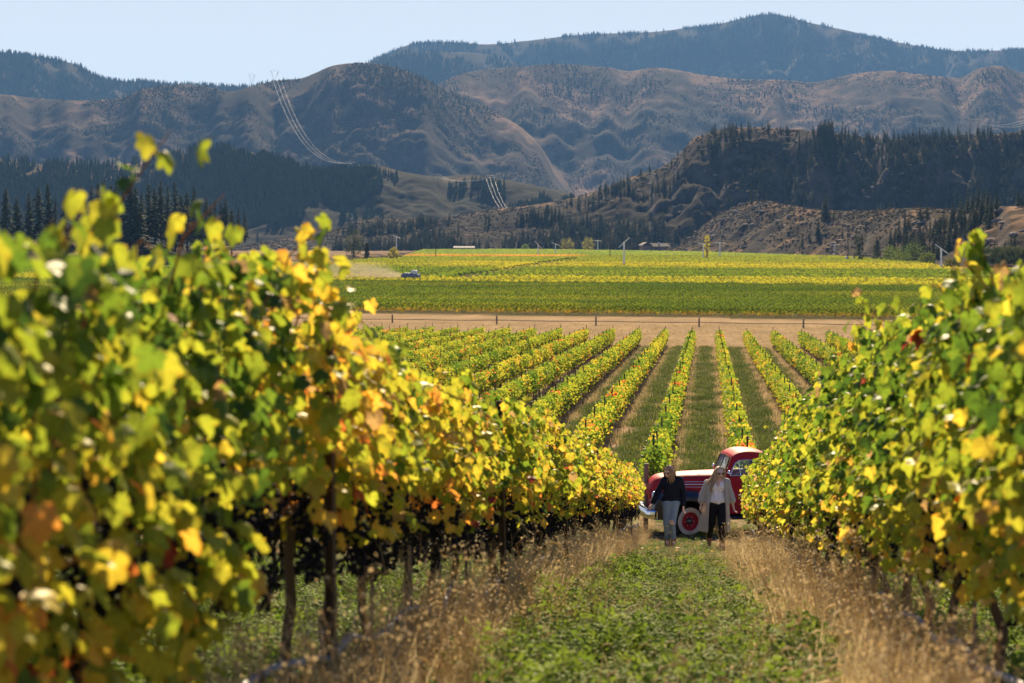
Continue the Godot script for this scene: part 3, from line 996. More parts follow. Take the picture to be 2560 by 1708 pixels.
func upper_vineyard() -> void:
	vine_meshes()
	# the two rows that flank the path
	var n := 0
	for side in [1.0, -1.0]:
		var x := ROW_LEFT if side > 0 else ROW_LEFT + ROW_GAP
		var word := "left" if side > 0 else "right"
		var d := 3.55 if side > 0 else 3.3
		n = 0
		while d < (44.5 if side > 0 else 37.0):
			n += 1
			var shoots: Array = []
			if side > 0:
				if n == 2: shoots = [[0.05, 1.30, 0.22, 1.80], [0.25, 1.30, 0.10, 1.60], [0.4, 1.25, 0.05, 1.55]]
				if n == 3: shoots = [[0.15, 1.45, 0.20, 1.80], [-0.2, 1.5, 0.15, 1.72]]
				if n == 4: shoots = [[0.3, 1.55, 0.18, 1.86], [-0.1, 1.55, 0.15, 1.80]]
			else:
				if n == 4: shoots = [[-0.3, 1.45, -0.1, 1.76]]
				if n == 5: shoots = [[0.0, 1.5, -0.10, 1.96], [-0.25, 1.5, -0.05, 1.86], [0.1, 1.5, -0.15, 1.82]]
				if n == 8: shoots = [[0.1, 1.6, -0.32, 2.08], [-0.2, 1.6, -0.27, 1.96]]
			var turned := 0.36 + 0.10 * sin(n * 1.7 + side) + (0.26 * smoothstep(5.6, 7.0, d) + 0.14 * smoothstep(5.8, 6.6, d) * smoothstep(11.0, 8.5, d) if side > 0 else -0.05)
			if side > 0 and d < 6.0: turned = 0.27
			if d > 30.0 and side > 0: turned += 0.12
			var how := "green-yellow" if turned < 0.5 else "mostly yellow"
			var bits := ""
			if shoots.size() > 1: bits = " with long shoots"
			grapevine(x, d, side, "%s grapevine%s, %s from the near end of the %s row" % [how, bits, ordinal(n), word], turned, shoots)
			d += 1.08
		# posts
		var posts: Array = [6.75, 13.0, 19.3, 25.6, 31.9, 38.2] if side > 0 else [6.3, 13.8, 21.3, 28.8]
		var k := 0
		for pd in posts:
			k += 1
			steel_post(x + (0.21 if side > 0 else -0.02), pd, 1.62, "rusty dark steel post among the vines, %s from the near end of the %s row" % [ordinal(k), word], "steel posts of the two rows by the path")
		# wires and the drip hose
		var w := 0
		for hgt in [0.88, 1.08, 1.28, 1.48]:
			w += 1
			line_thing("trellis_wire", x + 0.03 * (1 if w % 2 else -1), 6.5, 44.0 if side > 0 else 37.0, hgt, 0.0016, M.wire, "thin trellis wire, %s from the ground in the %s row" % [ordinal(w), word], "wire", 0.0)
		drip_hose(x, side, word)
	# the wooden post that ends the left row
	var b := Mb.new()
	b.tube([Vector3(0, -0.3, 0), Vector3(0.0, 0.7, 0), Vector3(0.01, 1.62, 0), Vector3(0.01, 1.64, 0)], [0.062, 0.06, 0.058, 0.05], 10)
	var q := Vector3(-1.19, 0, -47.4)
	q.y = ground(q.x, q.z)
	var ep := part("end_post", b.mesh(), M.wood)
	ep.position = q
	tag(ep, "thick weathered wooden post at the end of the left row by the truck's nose", "post")
	# stakes beside young trunks
	b = Mb.new()
	b.tube([Vector3(0, -0.1, 0), Vector3(0.01, 0.5, 0.01), Vector3(0, 1.0, 0)], [0.011, 0.010, 0.008], 6)
	var stake := b.mesh()
	n = 0
	for s in [[ROW_LEFT + 0.05, 5.35], [ROW_LEFT + 0.06, 8.3], [ROW_LEFT + 0.05, 9.6], [ROW_LEFT + 0.04, 10.8], [ROW_LEFT + 0.05, 11.9], [1.1, 7.9], [1.1, 10.2], [1.1, 12.4]]:
		n += 1
		var o := part("training_stake", stake, M.wood)
		o.position = Vector3(s[0], ground(s[0], -s[1]), -s[1])
		o.rotation = Vector3(rnd(-0.05, 0.05), rnd(0, 6), rnd(-0.05, 0.05))
		tag(o, "thin wooden stake at a vine's foot, %s stake of the %s row" % [ordinal(n if n < 6 else n - 5), "left" if n < 6 else "right"], "stake", "stakes at the feet of the vines")
	# rows beyond the flanking ones, seen only through gaps
	for r in [[-1, 5.5, 44.0, "left"], [-2, 9.5, 44.0, "left"], [2, 6.0, 44.0, "right"]]:
		var x: float = ROW_LEFT + ROW_GAP * r[0]
		coarse_row(x, 0.0, r[1], r[2], "neighbouring vine row glimpsed through the gaps of the %s row%s" % [r[3], ", second one across" if r[0] == -2 else ""], "vine rows behind the two by the path", 0.35, 1.8, true)

func steel_post(x: float, d: float, tall: float, label: String, group: String) -> void:
	if not M.has("steel_post"):
		var b := Mb.new()
		for s in [[0.0, 0.0, 0.05, 0.006], [-0.022, 0.016, 0.006, 0.036], [0.022, 0.016, 0.006, 0.036]]:
			b.box(Vector3(s[0], 0.5, s[1]), Vector3(s[2], 1.0, s[3]))
		for k in 12:
			b.box(Vector3(-0.028, 0.3 + k * 0.058, 0.02), Vector3(0.006, 0.012 * 0.5, 0.012))
		M.steel_post = b.mesh(null, false)
	var o := part("steel_post", M.steel_post, M.steel)
	o.position = Vector3(x, ground(x, -d) - 0.02, -d)
	o.scale = Vector3(0.72, tall, 0.72) if d < 60.0 else Vector3(1.15, tall, 1.15)
	o.rotation = Vector3(rnd(-0.02, 0.02), rnd(-0.3, 0.3), rnd(-0.025, 0.025))
	tag(o, label, "post", group)

func line_thing(called: String, x: float, d0: float, d1: float, hgt: float, r: float, m: Material, label: String, category: String, sag: float) -> void:
	var pts: Array = []
	var rad: Array = []
	var k := d0
	while k <= d1:
		pts.append(Vector3(x, ground(x, -k) + hgt - sag * (0.5 - 0.5 * cos(k * 1.9)), -k))
		rad.append(r)
		k += 0.75
	var b := Mb.new()
	b.tube(pts, rad, 5)
	tag(part(called, b.mesh(), m), label, category, "trellis wires")

func drip_hose(x: float, side: float, word: String) -> void:
	var o := thing("drip_hose", "sagging grey irrigation hose under the vines of the %s row" % word, "hose")
	var pts: Array = []
	var rad: Array = []
	var b2 := Mb.new()
	var k := 3.2
	while k < (44.0 if side > 0 else 36.0):
		var sag := 0.07 * absf(sin(k * 1.45)) + 0.03 * sin(k * 4.0)
		pts.append(Vector3(x + side * (0.17 + 0.03 * sin(k * 2.2)), ground(x, -k) + 0.44 - sag, -k))
		rad.append(0.0145)
		k += 0.18
	var b := Mb.new()
	b.tube(pts, rad, 8)
	part("hose", b.mesh(), M.hose, o)
	for n in range(2, mini(pts.size() - 1, 110), 3):
		var e: Vector3 = (pts[n + 1] - pts[n]).normalized()
		b2 = Mb.new()
		b2.tube([Vector3.ZERO, e * 0.035], [0.019, 0.019], 8)
		var f := part("emitter", b2.mesh(), M.steel, o)
		f.position = pts[n]

# a row whose leaves are too small to tell apart: clumps of leaves, trunks
func coarse_row(x0: float, skew: float, a0: float, a1: float, label: String, group: String, turned: float, top: float, shaded := false) -> void:
	var o := thing("vine_row", label, "vine row", Vector3.ZERO, 0.0, group)
	var xf: Array = [[], [], []]
	var cl: Array = [[], [], []]
	var tr: Array = []
	var a := a0
	while a < a1:
		var x := x0 + skew * a
		var vary := turned + 0.5 * bumps.get_noise_2d(a * 3.0, x0 * 7.0)
		var missing := bumps.get_noise_2d(a * 5.0 + 400.0, x0 * 11.0) < -0.22
		for lev in 3:
			if missing and lev == 2: continue
			var h := [0.92, 1.3, top - 0.22][lev] as float
			var k := rng.randi() % 3
			var q := Vector3(x + rng.randfn() * 0.05, ground(x, -a) + h + rng.randfn() * 0.07, -a + rnd(-0.15, 0.15))
			xf[k].append(Transform3D(Basis(Vector3.UP, (0.0 if rng.randf() < 0.5 else PI) + rnd(-0.3, 0.3)).scaled(Vector3(1.1, rnd(0.9, 1.25), 1.0)), q))
			cl[k].append(LEAF[clampi(leaf_pick(clampf(vary + (0.12 if lev == 0 else 0.0), 0.0, 1.0)), 1, 9)] * rnd(0.85, 1.1))
		if rng.randf() < 0.4: tr.append(Transform3D(Basis(Vector3.UP, rnd(0, TAU)), Vector3(x, ground(x, -a), -a)))
		a += 0.46
	for k in 3:
		scatter("foliage", M.clump[k], M.leaf, xf[k], cl[k], o)
	scatter("trunks", M.trunks[0], M.bark, tr, [], o)

func lower_vineyard() -> void:
	if not M.has("clump"): vine_meshes()
	var posts: Array = []
	for k in range(-27, 14):
		var x0 := LOW_ROW + LOW_GAP * k
		# where the row comes into view and where it ends at the headland
		var a0 := 64.0 + 1.5 * (k % 3) if absf(x0) < 12.0 else maxf(64.0, absf(x0) * LENS / (740.0 if x0 < 0 else 370.0) - 12.0)
		var a1 := 0.0
		var a := 150.0
		while a < 300.0:
			var x := x0 + 0.0055 * a
			var d := x * fwd.x - a * fwd.z
			var l := x * rgt.x - a * rgt.z
			if d + 0.22 * l > 228.0: break
			a1 = a
			a += 0.5
		if a0 > a1 - 8.0: continue
		var where := ""
		if k == 0: where = "just right of the grass alley above the truck's cab"
		elif k == -1: where = "just left of the grass alley above the truck's bonnet"
		elif k > 0: where = "in the lower vineyard, %s to the right of the alley above the truck" % ordinal(k + 1)
		else: where = "in the lower vineyard, %s to the left of the alley above the truck" % ordinal(-k)
		coarse_row(x0, 0.0055, a0, a1, "vine row %s" % where, "vine rows of the lower vineyard", 0.36 + 0.10 * sin(k * 2.1), 1.70)
		var pa := a0 + 1.0
		while pa < a1 + 4.0:
			var x := x0 + 0.0055 * pa
			posts.append([x, minf(pa, a1 + 0.4), 2.16 if pa < a1 else 2.25])
			pa += 7.4
	# posts: the nearest of them one by one
	posts.sort_custom(func(p, q): return p[1] < q[1])
	var rest: Array = []
	for k in posts.size():
		var p: Array = posts[k]
		if k < 290:
			steel_post(p[0], p[1], p[2], "thin dark steel post standing in a yellow-green row of the lower vineyard", "steel posts of the lower vineyard")
		else:
			rest.append(Transform3D(Basis().scaled(Vector3(1.2, p[2], 1.2)), Vector3(p[0], ground(p[0], -p[1]), -p[1])))
	tag(scatter("trellis_posts", M.steel_post, M.steel, rest, []), "remaining dark steel posts of the lower vineyard")
	# the field fence along the headland: posts and the pipe they carry
	var pts: Array = []
	var rad: Array = []
	var n := 0
	for px in [420, 660, 900, 1140, 1368, 1605, 1845, 2085, 2320, 2560]:
		var be := bear(px)
		var d := 292.0 - 0.25 * be * 290.0
		var q := on_ground(be, d)
		n += 1
		var b := Mb.new()
		b.tube([Vector3(0, -0.2, 0), Vector3(0, 0.6, 0), Vector3(0.02, 1.25, 0), Vector3(0.02, 1.28, 0)], [0.13, 0.125, 0.12, 0.09], 8)
		var o := part("fence_post", b.mesh(), M.wood)
		o.position = q
		o.rotation.y = n
		tag(o, "short grey wooden post carrying the pipe along the headland, %s from the left" % ordinal(n), "post", "posts along the headland")
		for s in 4:
			if n > 1:
				var last: Vector3 = pts[pts.size() - 1] if s == 0 else pts[pts.size() - 1]
				pts.append(last.lerp(q + Vector3(0, 0.62, 0), 1.0 / (4 - s)) - Vector3(0, 0.05 * sin(PI * (s + 1) / 4.0), 0))
				rad.append(0.055)
			elif s == 0:
				pts.append(q + Vector3(0, 0.62, 0))
				rad.append(0.055)
	var b := Mb.new()
	b.tube(pts, rad, 6)
	tag(part("irrigation_pipe", b.mesh(), M.steel), "long dark pipe sagging from post to post along the headland", "pipe")
	# grass between the rows: green down the alleys, dry under the vines
	var dry: Array = []
	var dryc: Array = []
	var grn: Array = []
	var grnc: Array = []
	grass_meshes()
	for k in 66000:
		var d := lerpf(56.0, 300.0, pow(rng.randf(), 1.5))
		var l := rnd(-540.0, 540.0) / LENS * d
		var q := ahead(l / d, d)
		q.y = ground(q.x, q.z)
		var end := d + 0.22 * l
		var off := absf(fposmod(q.x + q.z * 0.0055 - LOW_ROW, LOW_GAP) / LOW_GAP - 0.5)
		var n2 := bumps.get_noise_2d(q.x * 9.0, q.z * 7.0)
		var sc := rnd(0.7, 1.3)
		if end > 300.0: continue
		if d < 62.0: off = 0.15 + 0.2 * (n2 + 0.5)
		if end < 224.0 and off + n2 * 0.22 < 0.27:
			if n2 > -0.2:
				grn.append(Transform3D(Basis(Vector3.UP, rnd(0, TAU)).scaled(Vector3(sc * 1.5, sc * 0.9, sc * 1.5)), q))
				grnc.append(Color(0.045, 0.095, 0.014).lerp(Color(0.17, 0.20, 0.045), clampf(rng.randf() * 0.7 + n2 * 0.9 + 0.15, 0.0, 1.0)))
		elif rng.randf() < (0.55 if end < 226.0 else 0.5):
			dry.append(Transform3D(Basis(Vector3.UP, rnd(0, TAU)).scaled(Vector3(sc, sc * (1.0 if end < 226.0 else 0.55), sc)), q))
			dryc.append(Color(0.42, 0.315, 0.16).lerp(Color(0.54, 0.43, 0.235), rng.randf()))
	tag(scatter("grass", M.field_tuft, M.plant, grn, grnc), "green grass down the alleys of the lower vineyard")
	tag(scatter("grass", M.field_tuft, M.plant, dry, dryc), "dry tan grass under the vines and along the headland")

# ---------------------------------------------------------------- the valley floor: vines in rows across the view, in coloured blocks
func valley_vineyard() -> void:
	vine_meshes()
	var chunk: Array = []
	for kind in 2:
		var b := Mb.new()
		for k in 210:
			var y := rnd(0.45, 1.0)
			var at := Vector3(rnd(-3.1, 3.1), y * 1.95 + rng.randfn() * 0.06, rng.randfn() * 0.26)
			leafy_quad(b, at, Vector3(rng.randfn(), rnd(-0.2, 1.2), rng.randfn()).normalized(), rnd(0.13, 0.24), Color.WHITE * rnd(0.7, 1.2))
		chunk.append(b.mesh(null, false))
	var far_chunk := Mb.new()
	for k in 130:
		var at := Vector3(rnd(-6.3, 6.3), rnd(0.5, 1.95), rng.randfn() * 0.35)
		leafy_quad(far_chunk, at, Vector3(rng.randfn(), rnd(0.0, 1.4), rng.randfn()).normalized(), rnd(0.3, 0.55), Color.WHITE * rnd(0.75, 1.2))
	var fm := far_chunk.mesh(null, false)
	var along := (rgt - 0.33 * fwd).normalized()
	var turn := Basis(along, Vector3.UP, along.cross(Vector3.UP))
	# blocks: from, to (metres ahead), colour, colour of the low skirt, name
	var green := Color(0.14, 0.20, 0.018)
	var deep := Color(0.10, 0.16, 0.015)
	var lime := Color(0.25, 0.29, 0.026)
	var gold := Color(0.42, 0.385, 0.03)
	var blocks := [
		[352.0, 440.0, green, "green vineyard block nearest the headland"], [440.0, 503.0, deep, "deep green vineyard block behind the nearest one"],
		[503.0, 575.0, Color(0.36, 0.35, 0.026), "yellowing vineyard block behind the deep green one"], [575.0, 735.0, green * 1.05, "wide mid-green vineyard block around the dirt track"],
		[735.0, 880.0, gold, "golden vineyard block across the middle of the valley"], [880.0, 1090.0, lime, "yellow-green vineyard block beyond the golden one"],
		[1090.0, 1190.0, Color(0.66, 0.34, 0.06), "orange vineyard strip in the far part of the valley"], [1190.0, 1720.0, Color(0.26, 0.35, 0.06), "pale green vineyard block at the far edge of the valley"]]
	var bdist := 338.0
	var bi := 0
	var front := 0
	var xf: Array = [[], [], []]
	var cl: Array = [[], [], []]
	while bdist < 1760.0:
		if bdist >= 352.0 and bi < blocks.size() and bdist > blocks[bi][1]:
			_block(xf, cl, chunk, fm, blocks[bi][3])
			xf = [[], [], []]
			cl = [[], [], []]
			bi += 1
			if bi >= blocks.size(): break
		var near := bdist < 503.0
		var step := 6.0 if near else 12.0
		var width := 590.0 / LENS * bdist * 1.25
		var l := -width + rng.randf() * step
		while l < width:
			var d := bdist - 0.33 * l
			var track := -14.7 + (d - 587.0) * 0.1016
			var skip := d > field_end(l / d) - 4.0 or absf(l / d) > 0.31
			if d > 560.0 and d < 1035.0 and absf(l - track) < 9.0: skip = true
			if bi == 6 and l > 60.0 and rng.randf() < smoothstep(60.0, 90.0, l): skip = false
			if not skip:
				var q := ahead(l / d, d)
				q.y = -12.6
				var col: Color = blocks[bi][2]
				if bi == 6 and l > 40.0: col = lime
				if bi == 4 and l < -30.0: col = col.lerp(lime, 0.6)
				if bi == 7 and bdist < 1300 and l < -60: col = gold
				var n2 := patches.get_noise_2d(q.x * 1.2, q.z * 3.0)
				col = col.lerp(gold, clampf(n2 * 0.7, 0.0, 0.3)).lerp(deep, clampf(-n2 * 1.0, 0.0, 0.5))
				var row_tone := 1.0 + 0.22 * bumps.get_noise_2d(bdist * 17.0, 5.0)
				col = col * row_tone * rnd(0.9, 1.1)
				var k := (rng.randi() % 2) if near else 2
				xf[k].append(Transform3D(turn.scaled_local(Vector3(1.0, rnd(0.92, 1.1), 1.0)), q))
				cl[k].append(col)
			l += step
		if bdist < 349.0:
			front += 1
			var o := thing("vine_row", "%s vine row across the valley floor, just behind the headland" % ["frontmost", "second", "third", "fourth"][front - 1], "vine row", Vector3.ZERO, 0.0, "front rows of the valley vineyard")
			for k in 2: scatter("foliage", chunk[k], M.far_leaf, xf[k], cl[k], o)
			xf = [[], [], []]
			cl = [[], [], []]
		bdist += 3.2
	rng.seed = 31
	# yellow lower leaves along the front rows
	var sk: Array = []
	var skc: Array = []
	for r in 5:
		for k in 700:
			var be := rnd(-0.27, 0.27)
			var d := (337.6 + r * 3.2) / (1.0 + 0.33 * be)
			var q := ahead(be, d) + Vector3(0, 0, 0.2)
			q.y = -12.6 + rnd(0.55, 0.95)
			sk.append(Transform3D(Basis(Vector3.UP, rnd(0, 6.0)).scaled(Vector3(1.3, 0.55, 1.3)), q))
			skc.append(LEAF[rng.randi_range(4, 7)])
	tag(scatter("foliage", M.clump[0], M.far_leaf, sk, skc), "yellow lower leaves along the frontmost rows of the valley vineyard")

func _block(xf: Array, cl: Array, chunk: Array, fm: Mesh, label: String) -> void:
	var o := thing("vineyard_block", label, "")
	o.set_meta("kind", "stuff")
	for k in 3:
		if xf[k].size() > 0:
			scatter("foliage", chunk[k] if k < 2 else fm, M.far_leaf, xf[k], cl[k], o)

# ---------------------------------------------------------------- grass and weeds
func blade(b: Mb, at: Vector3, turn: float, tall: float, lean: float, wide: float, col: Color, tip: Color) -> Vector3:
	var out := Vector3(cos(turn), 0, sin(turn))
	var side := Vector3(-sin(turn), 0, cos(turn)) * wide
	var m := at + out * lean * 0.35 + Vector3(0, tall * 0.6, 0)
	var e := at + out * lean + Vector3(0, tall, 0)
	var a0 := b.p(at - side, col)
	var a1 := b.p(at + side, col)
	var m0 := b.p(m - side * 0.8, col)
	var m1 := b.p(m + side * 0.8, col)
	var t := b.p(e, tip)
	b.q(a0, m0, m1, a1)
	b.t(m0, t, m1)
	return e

func grass_meshes() -> void:
	if M.has("dry"): return
	rng.seed = 41
	var white := Color.WHITE
	M.dry = []
	for kind in 3:
		var b := Mb.new()
		for k in 60:
			var turn := rnd(0, TAU)
			var at := Vector3(rng.randfn() * 0.09, 0, rng.randfn() * 0.09)
			var tall := rnd(0.14, 0.46)
			var lean := tall * rnd(0.1, 0.75)
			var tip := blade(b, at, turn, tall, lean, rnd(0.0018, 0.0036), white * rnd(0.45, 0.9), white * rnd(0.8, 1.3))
			if k % 20 == 0:
				# a bristly seed head that nods over
				var out := Vector3(cos(turn), 0, sin(turn))
				var l := rnd(0.05, 0.09)
				b.tube([tip - out * 0.005, tip + out * l * 0.4 + Vector3(0, l * 0.25, 0), tip + out * l * 0.8 + Vector3(0, l * 0.1, 0), tip + out * l * 1.1 + Vector3(0, -l * 0.2, 0)], [0.0012, 0.0042, 0.0038, 0.001], 5, white * rnd(1.0, 1.3), false)
		M.dry.append(b.mesh(null, false))
	M.clover = []
	for kind in 3:
		var b := Mb.new()
		for k in 80:
			var r := sqrt(rng.randf()) * 0.17
			var w := rnd(0, TAU)
			var y := rnd(0.03, 0.22) * (1.2 - r * 3.0)
			var at := Vector3(cos(w) * r, y, sin(w) * r)
			var n := Vector3(rng.randfn() * 0.5, 1.0, rng.randfn() * 0.5).normalized()
			var tone := white * rnd(0.7, 1.25)
			for j in 3:
				var d := n.cross(Vector3(cos(w + j * 2.1), 0.1, sin(w + j * 2.1))).normalized() * rnd(0.011, 0.019)
				leafy_quad(b, at + d, n, rnd(0.009, 0.015), tone)
		for k in 10:
			blade(b, Vector3(rng.randfn() * 0.06, 0, rng.randfn() * 0.06), rnd(0, TAU), rnd(0.06, 0.17), rnd(0.02, 0.1), 0.0022, white * 0.9, white * 1.2)
		M.clover.append(b.mesh(null, false))
	var b := Mb.new()
	for k in 34:
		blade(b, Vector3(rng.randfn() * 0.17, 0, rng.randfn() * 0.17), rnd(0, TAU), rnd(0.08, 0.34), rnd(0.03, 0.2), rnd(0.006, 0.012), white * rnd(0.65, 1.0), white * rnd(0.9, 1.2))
	M.field_tuft = b.mesh(null, false)
	rng.seed = 42

func alley_plants() -> void:
	grass_meshes()
	var dry: Array = [[], [], []]
	var dryc: Array = [[], [], []]
	var grn: Array = [[], [], []]
	var grnc: Array = [[], [], []]
	var mid := ROW_LEFT + ROW_GAP * 0.5
	for k in 84000:
		var d := lerpf(4.5, 58.0, pow(rng.randf(), 1.25))
		var x := mid + rnd(-2.6, 2.6)
		if k % 4 == 0: x = mid + rnd(-9.0, 7.0)
		var bx := absf(x / d * LENS + 185.0 - 0.0)
		if bx > 760.0: continue
		var off := absf(fposmod(x + 0.13 - ROW_LEFT, ROW_GAP) / ROW_GAP - 0.5)
		var n := bumps.get_noise_2d(x * 14.0, -d * 8.0)
		var n2 := bumps.get_noise_2d(x * 30.0 + 90.0, -d * 26.0)
		var q := Vector3(x, ground(x, -d) - 0.01, -d)
		var own := absf(x - mid) < 1.35
		var shade_side := off + n * 0.2
		if d > 45.0: shade_side = 0.2 + n * 0.5
		if shade_side < 0.37 or (not own and n2 > -0.1 and off < 0.47):
			var bare := n2 + 0.6 * bumps.get_noise_2d(x * 11.0 + 40.0, -d * 9.0) < -0.06
			if bare and rng.randf() < 0.9: continue
			if rng.randf() < 0.25: continue
			if d > 32.0 and rng.randf() < 0.5: continue
			var s := rnd(0.55, 1.45) * lerpf(1.0, 0.32, smoothstep(20.0, 32.0, d))
			var j := k % 3
			grn[j].append(Transform3D(Basis(Vector3.UP, rnd(0, TAU)).scaled(Vector3(s, s * (0.30 + 1.5 * clampf(n2 + 0.15, 0.0, 0.8)) * rnd(0.8, 1.2), s)), q))
			grnc[j].append(Color(0.05, 0.13, 0.013).lerp(Color(0.20, 0.28, 0.032), clampf(rng.randf() * 0.7 + n2 * 0.9 + 0.1, 0.0, 1.0)))
			if own and rng.randf() < 0.16:
				s = rnd(0.35, 0.8) * lerpf(1.0, 0.4, smoothstep(22.0, 34.0, d))
				dry[j].append(Transform3D(Basis(Vector3.UP, rnd(0, TAU)).scaled(Vector3(s, s, s)), q))
				dryc[j].append(Color(0.42, 0.30, 0.15).lerp(Color(0.60, 0.48, 0.28), rng.randf()))
		if shade_side > 0.31 + rng.randf() * 0.09 and own:
			if d > 45.0 and rng.randf() < 0.6: continue
			if d < 9.5 and x < -0.95 and rng.randf() < 0.85: continue
			if bumps.get_noise_2d(x * 40.0, -d * 33.0 + 50.0) < -0.12: continue
			var s := rnd(0.5, 1.5) * lerpf(0.45, 1.0, smoothstep(0.25, 0.39, off)) * (0.6 if off > 0.43 else 1.0) * lerpf(1.0, 0.62, smoothstep(20.0, 36.0, d))
			if d < 18.0 and x > 0.2: s *= 0.85
			if d < 17.0 and off > 0.36 and rng.randf() < 0.6: continue
			if d > 27.0 and absf(x) < 1.05: s *= 0.3
			var j := k % 3
			dry[j].append(Transform3D(Basis(Vector3.UP, rnd(0, TAU)).scaled(Vector3(s * 1.1, s, s * 1.1)), q))
			dryc[j].append(Color(0.58, 0.44, 0.21).lerp(Color(0.86, 0.71, 0.43), rng.randf()) * rnd(0.8, 1.1))
	for j in 3:
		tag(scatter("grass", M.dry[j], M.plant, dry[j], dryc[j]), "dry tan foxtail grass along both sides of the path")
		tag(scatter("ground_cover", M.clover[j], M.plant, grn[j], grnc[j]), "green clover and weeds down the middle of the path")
	# tall dead weed stalks along the row edges
	var sb := Mb.new()
	for k in 5:
		var lean := Vector3(rng.randfn() * 0.12, 0, rng.randfn() * 0.12)
		var tall := rnd(0.35, 0.7)
		var foot := Vector3(rng.randfn() * 0.03, 0, rng.randfn() * 0.03)
		var tip := foot + lean + Vector3(0, tall, 0)
		sb.tube([foot, foot.lerp(tip, 0.5) - lean * 0.12, tip], [0.0026, 0.002, 0.001], 4, Color.WHITE * rnd(0.6, 1.0), false)
		for j in 9:
			var f := rnd(0.35, 1.0)
			var q := foot.lerp(tip, f)
			var e := q + Vector3(rng.randfn() * 0.05, rnd(0.02, 0.07), rng.randfn() * 0.05)
			sb.tube([q, e], [0.0012, 0.0008], 3, Color.WHITE * rnd(0.6, 1.0), false)
			for w in 2: leafy_quad(sb, e + Vector3(rng.randfn(), rng.randfn(), rng.randfn()) * 0.012, Vector3(rng.randfn(), 1, rng.randfn()).normalized(), rnd(0.004, 0.008), Color.WHITE * rnd(0.7, 1.3))
	var stalks: Array = []
	var stalkc: Array = []
	for k in 800:
		var d := lerpf(5.0, 45.0, pow(rng.randf(), 1.3))
		var x := (ROW_LEFT if k % 2 else ROW_LEFT + ROW_GAP) + (1.0 if k % 2 else -1.0) * (0.1 + absf(rng.randfn()) * 0.28)
		if d > 26.0 and absf(x) < 1.0: continue
		var s := rnd(0.5, 1.1) * lerpf(1.0, 0.7, smoothstep(20.0, 36.0, d))
		stalks.append(Transform3D(Basis(Vector3.UP, rnd(0, TAU)).scaled(Vector3(s, s, s)), Vector3(x, ground(x, -d), -d)))
		stalkc.append(Color(0.46, 0.33, 0.16).lerp(Color(0.78, 0.62, 0.36), rng.randf()))
	tag(scatter("undergrowth", sb.mesh(null, false), M.plant, stalks, stalkc), "tall dead weed stalks along the foot of both vine rows", "", "", "stuff")
	# fallen leaves
	var xf: Array = []
	var cl: Array = []
	for k in 900:
		var d := rnd(7.0, 48.0)
		var x := mid + rng.randfn() * 0.9
		var q := Vector3(x, ground(x, -d) + rnd(0.01, 0.09), -d)
		var up := Vector3(rng.randfn() * 0.5, 1, rng.randfn() * 0.5).normalized()
		var s := rnd(0.03, 0.065)
		var y := up.cross(Vector3(rng.randfn(), 0, rng.randfn())).normalized()
		xf.append(Transform3D(Basis(y.cross(up), y, up).scaled(Vector3.ONE * s), q))
		cl.append([Color(0.34, 0.20, 0.08), Color(0.5, 0.3, 0.08), Color(0.42, 0.13, 0.04), Color(0.25, 0.15, 0.08)][k % 4])
	tag(scatter("fallen_leaves", M.small_leaf, M.leaf, xf, cl), "fallen orange and brown vine leaves along the path", "", "", "stuff")

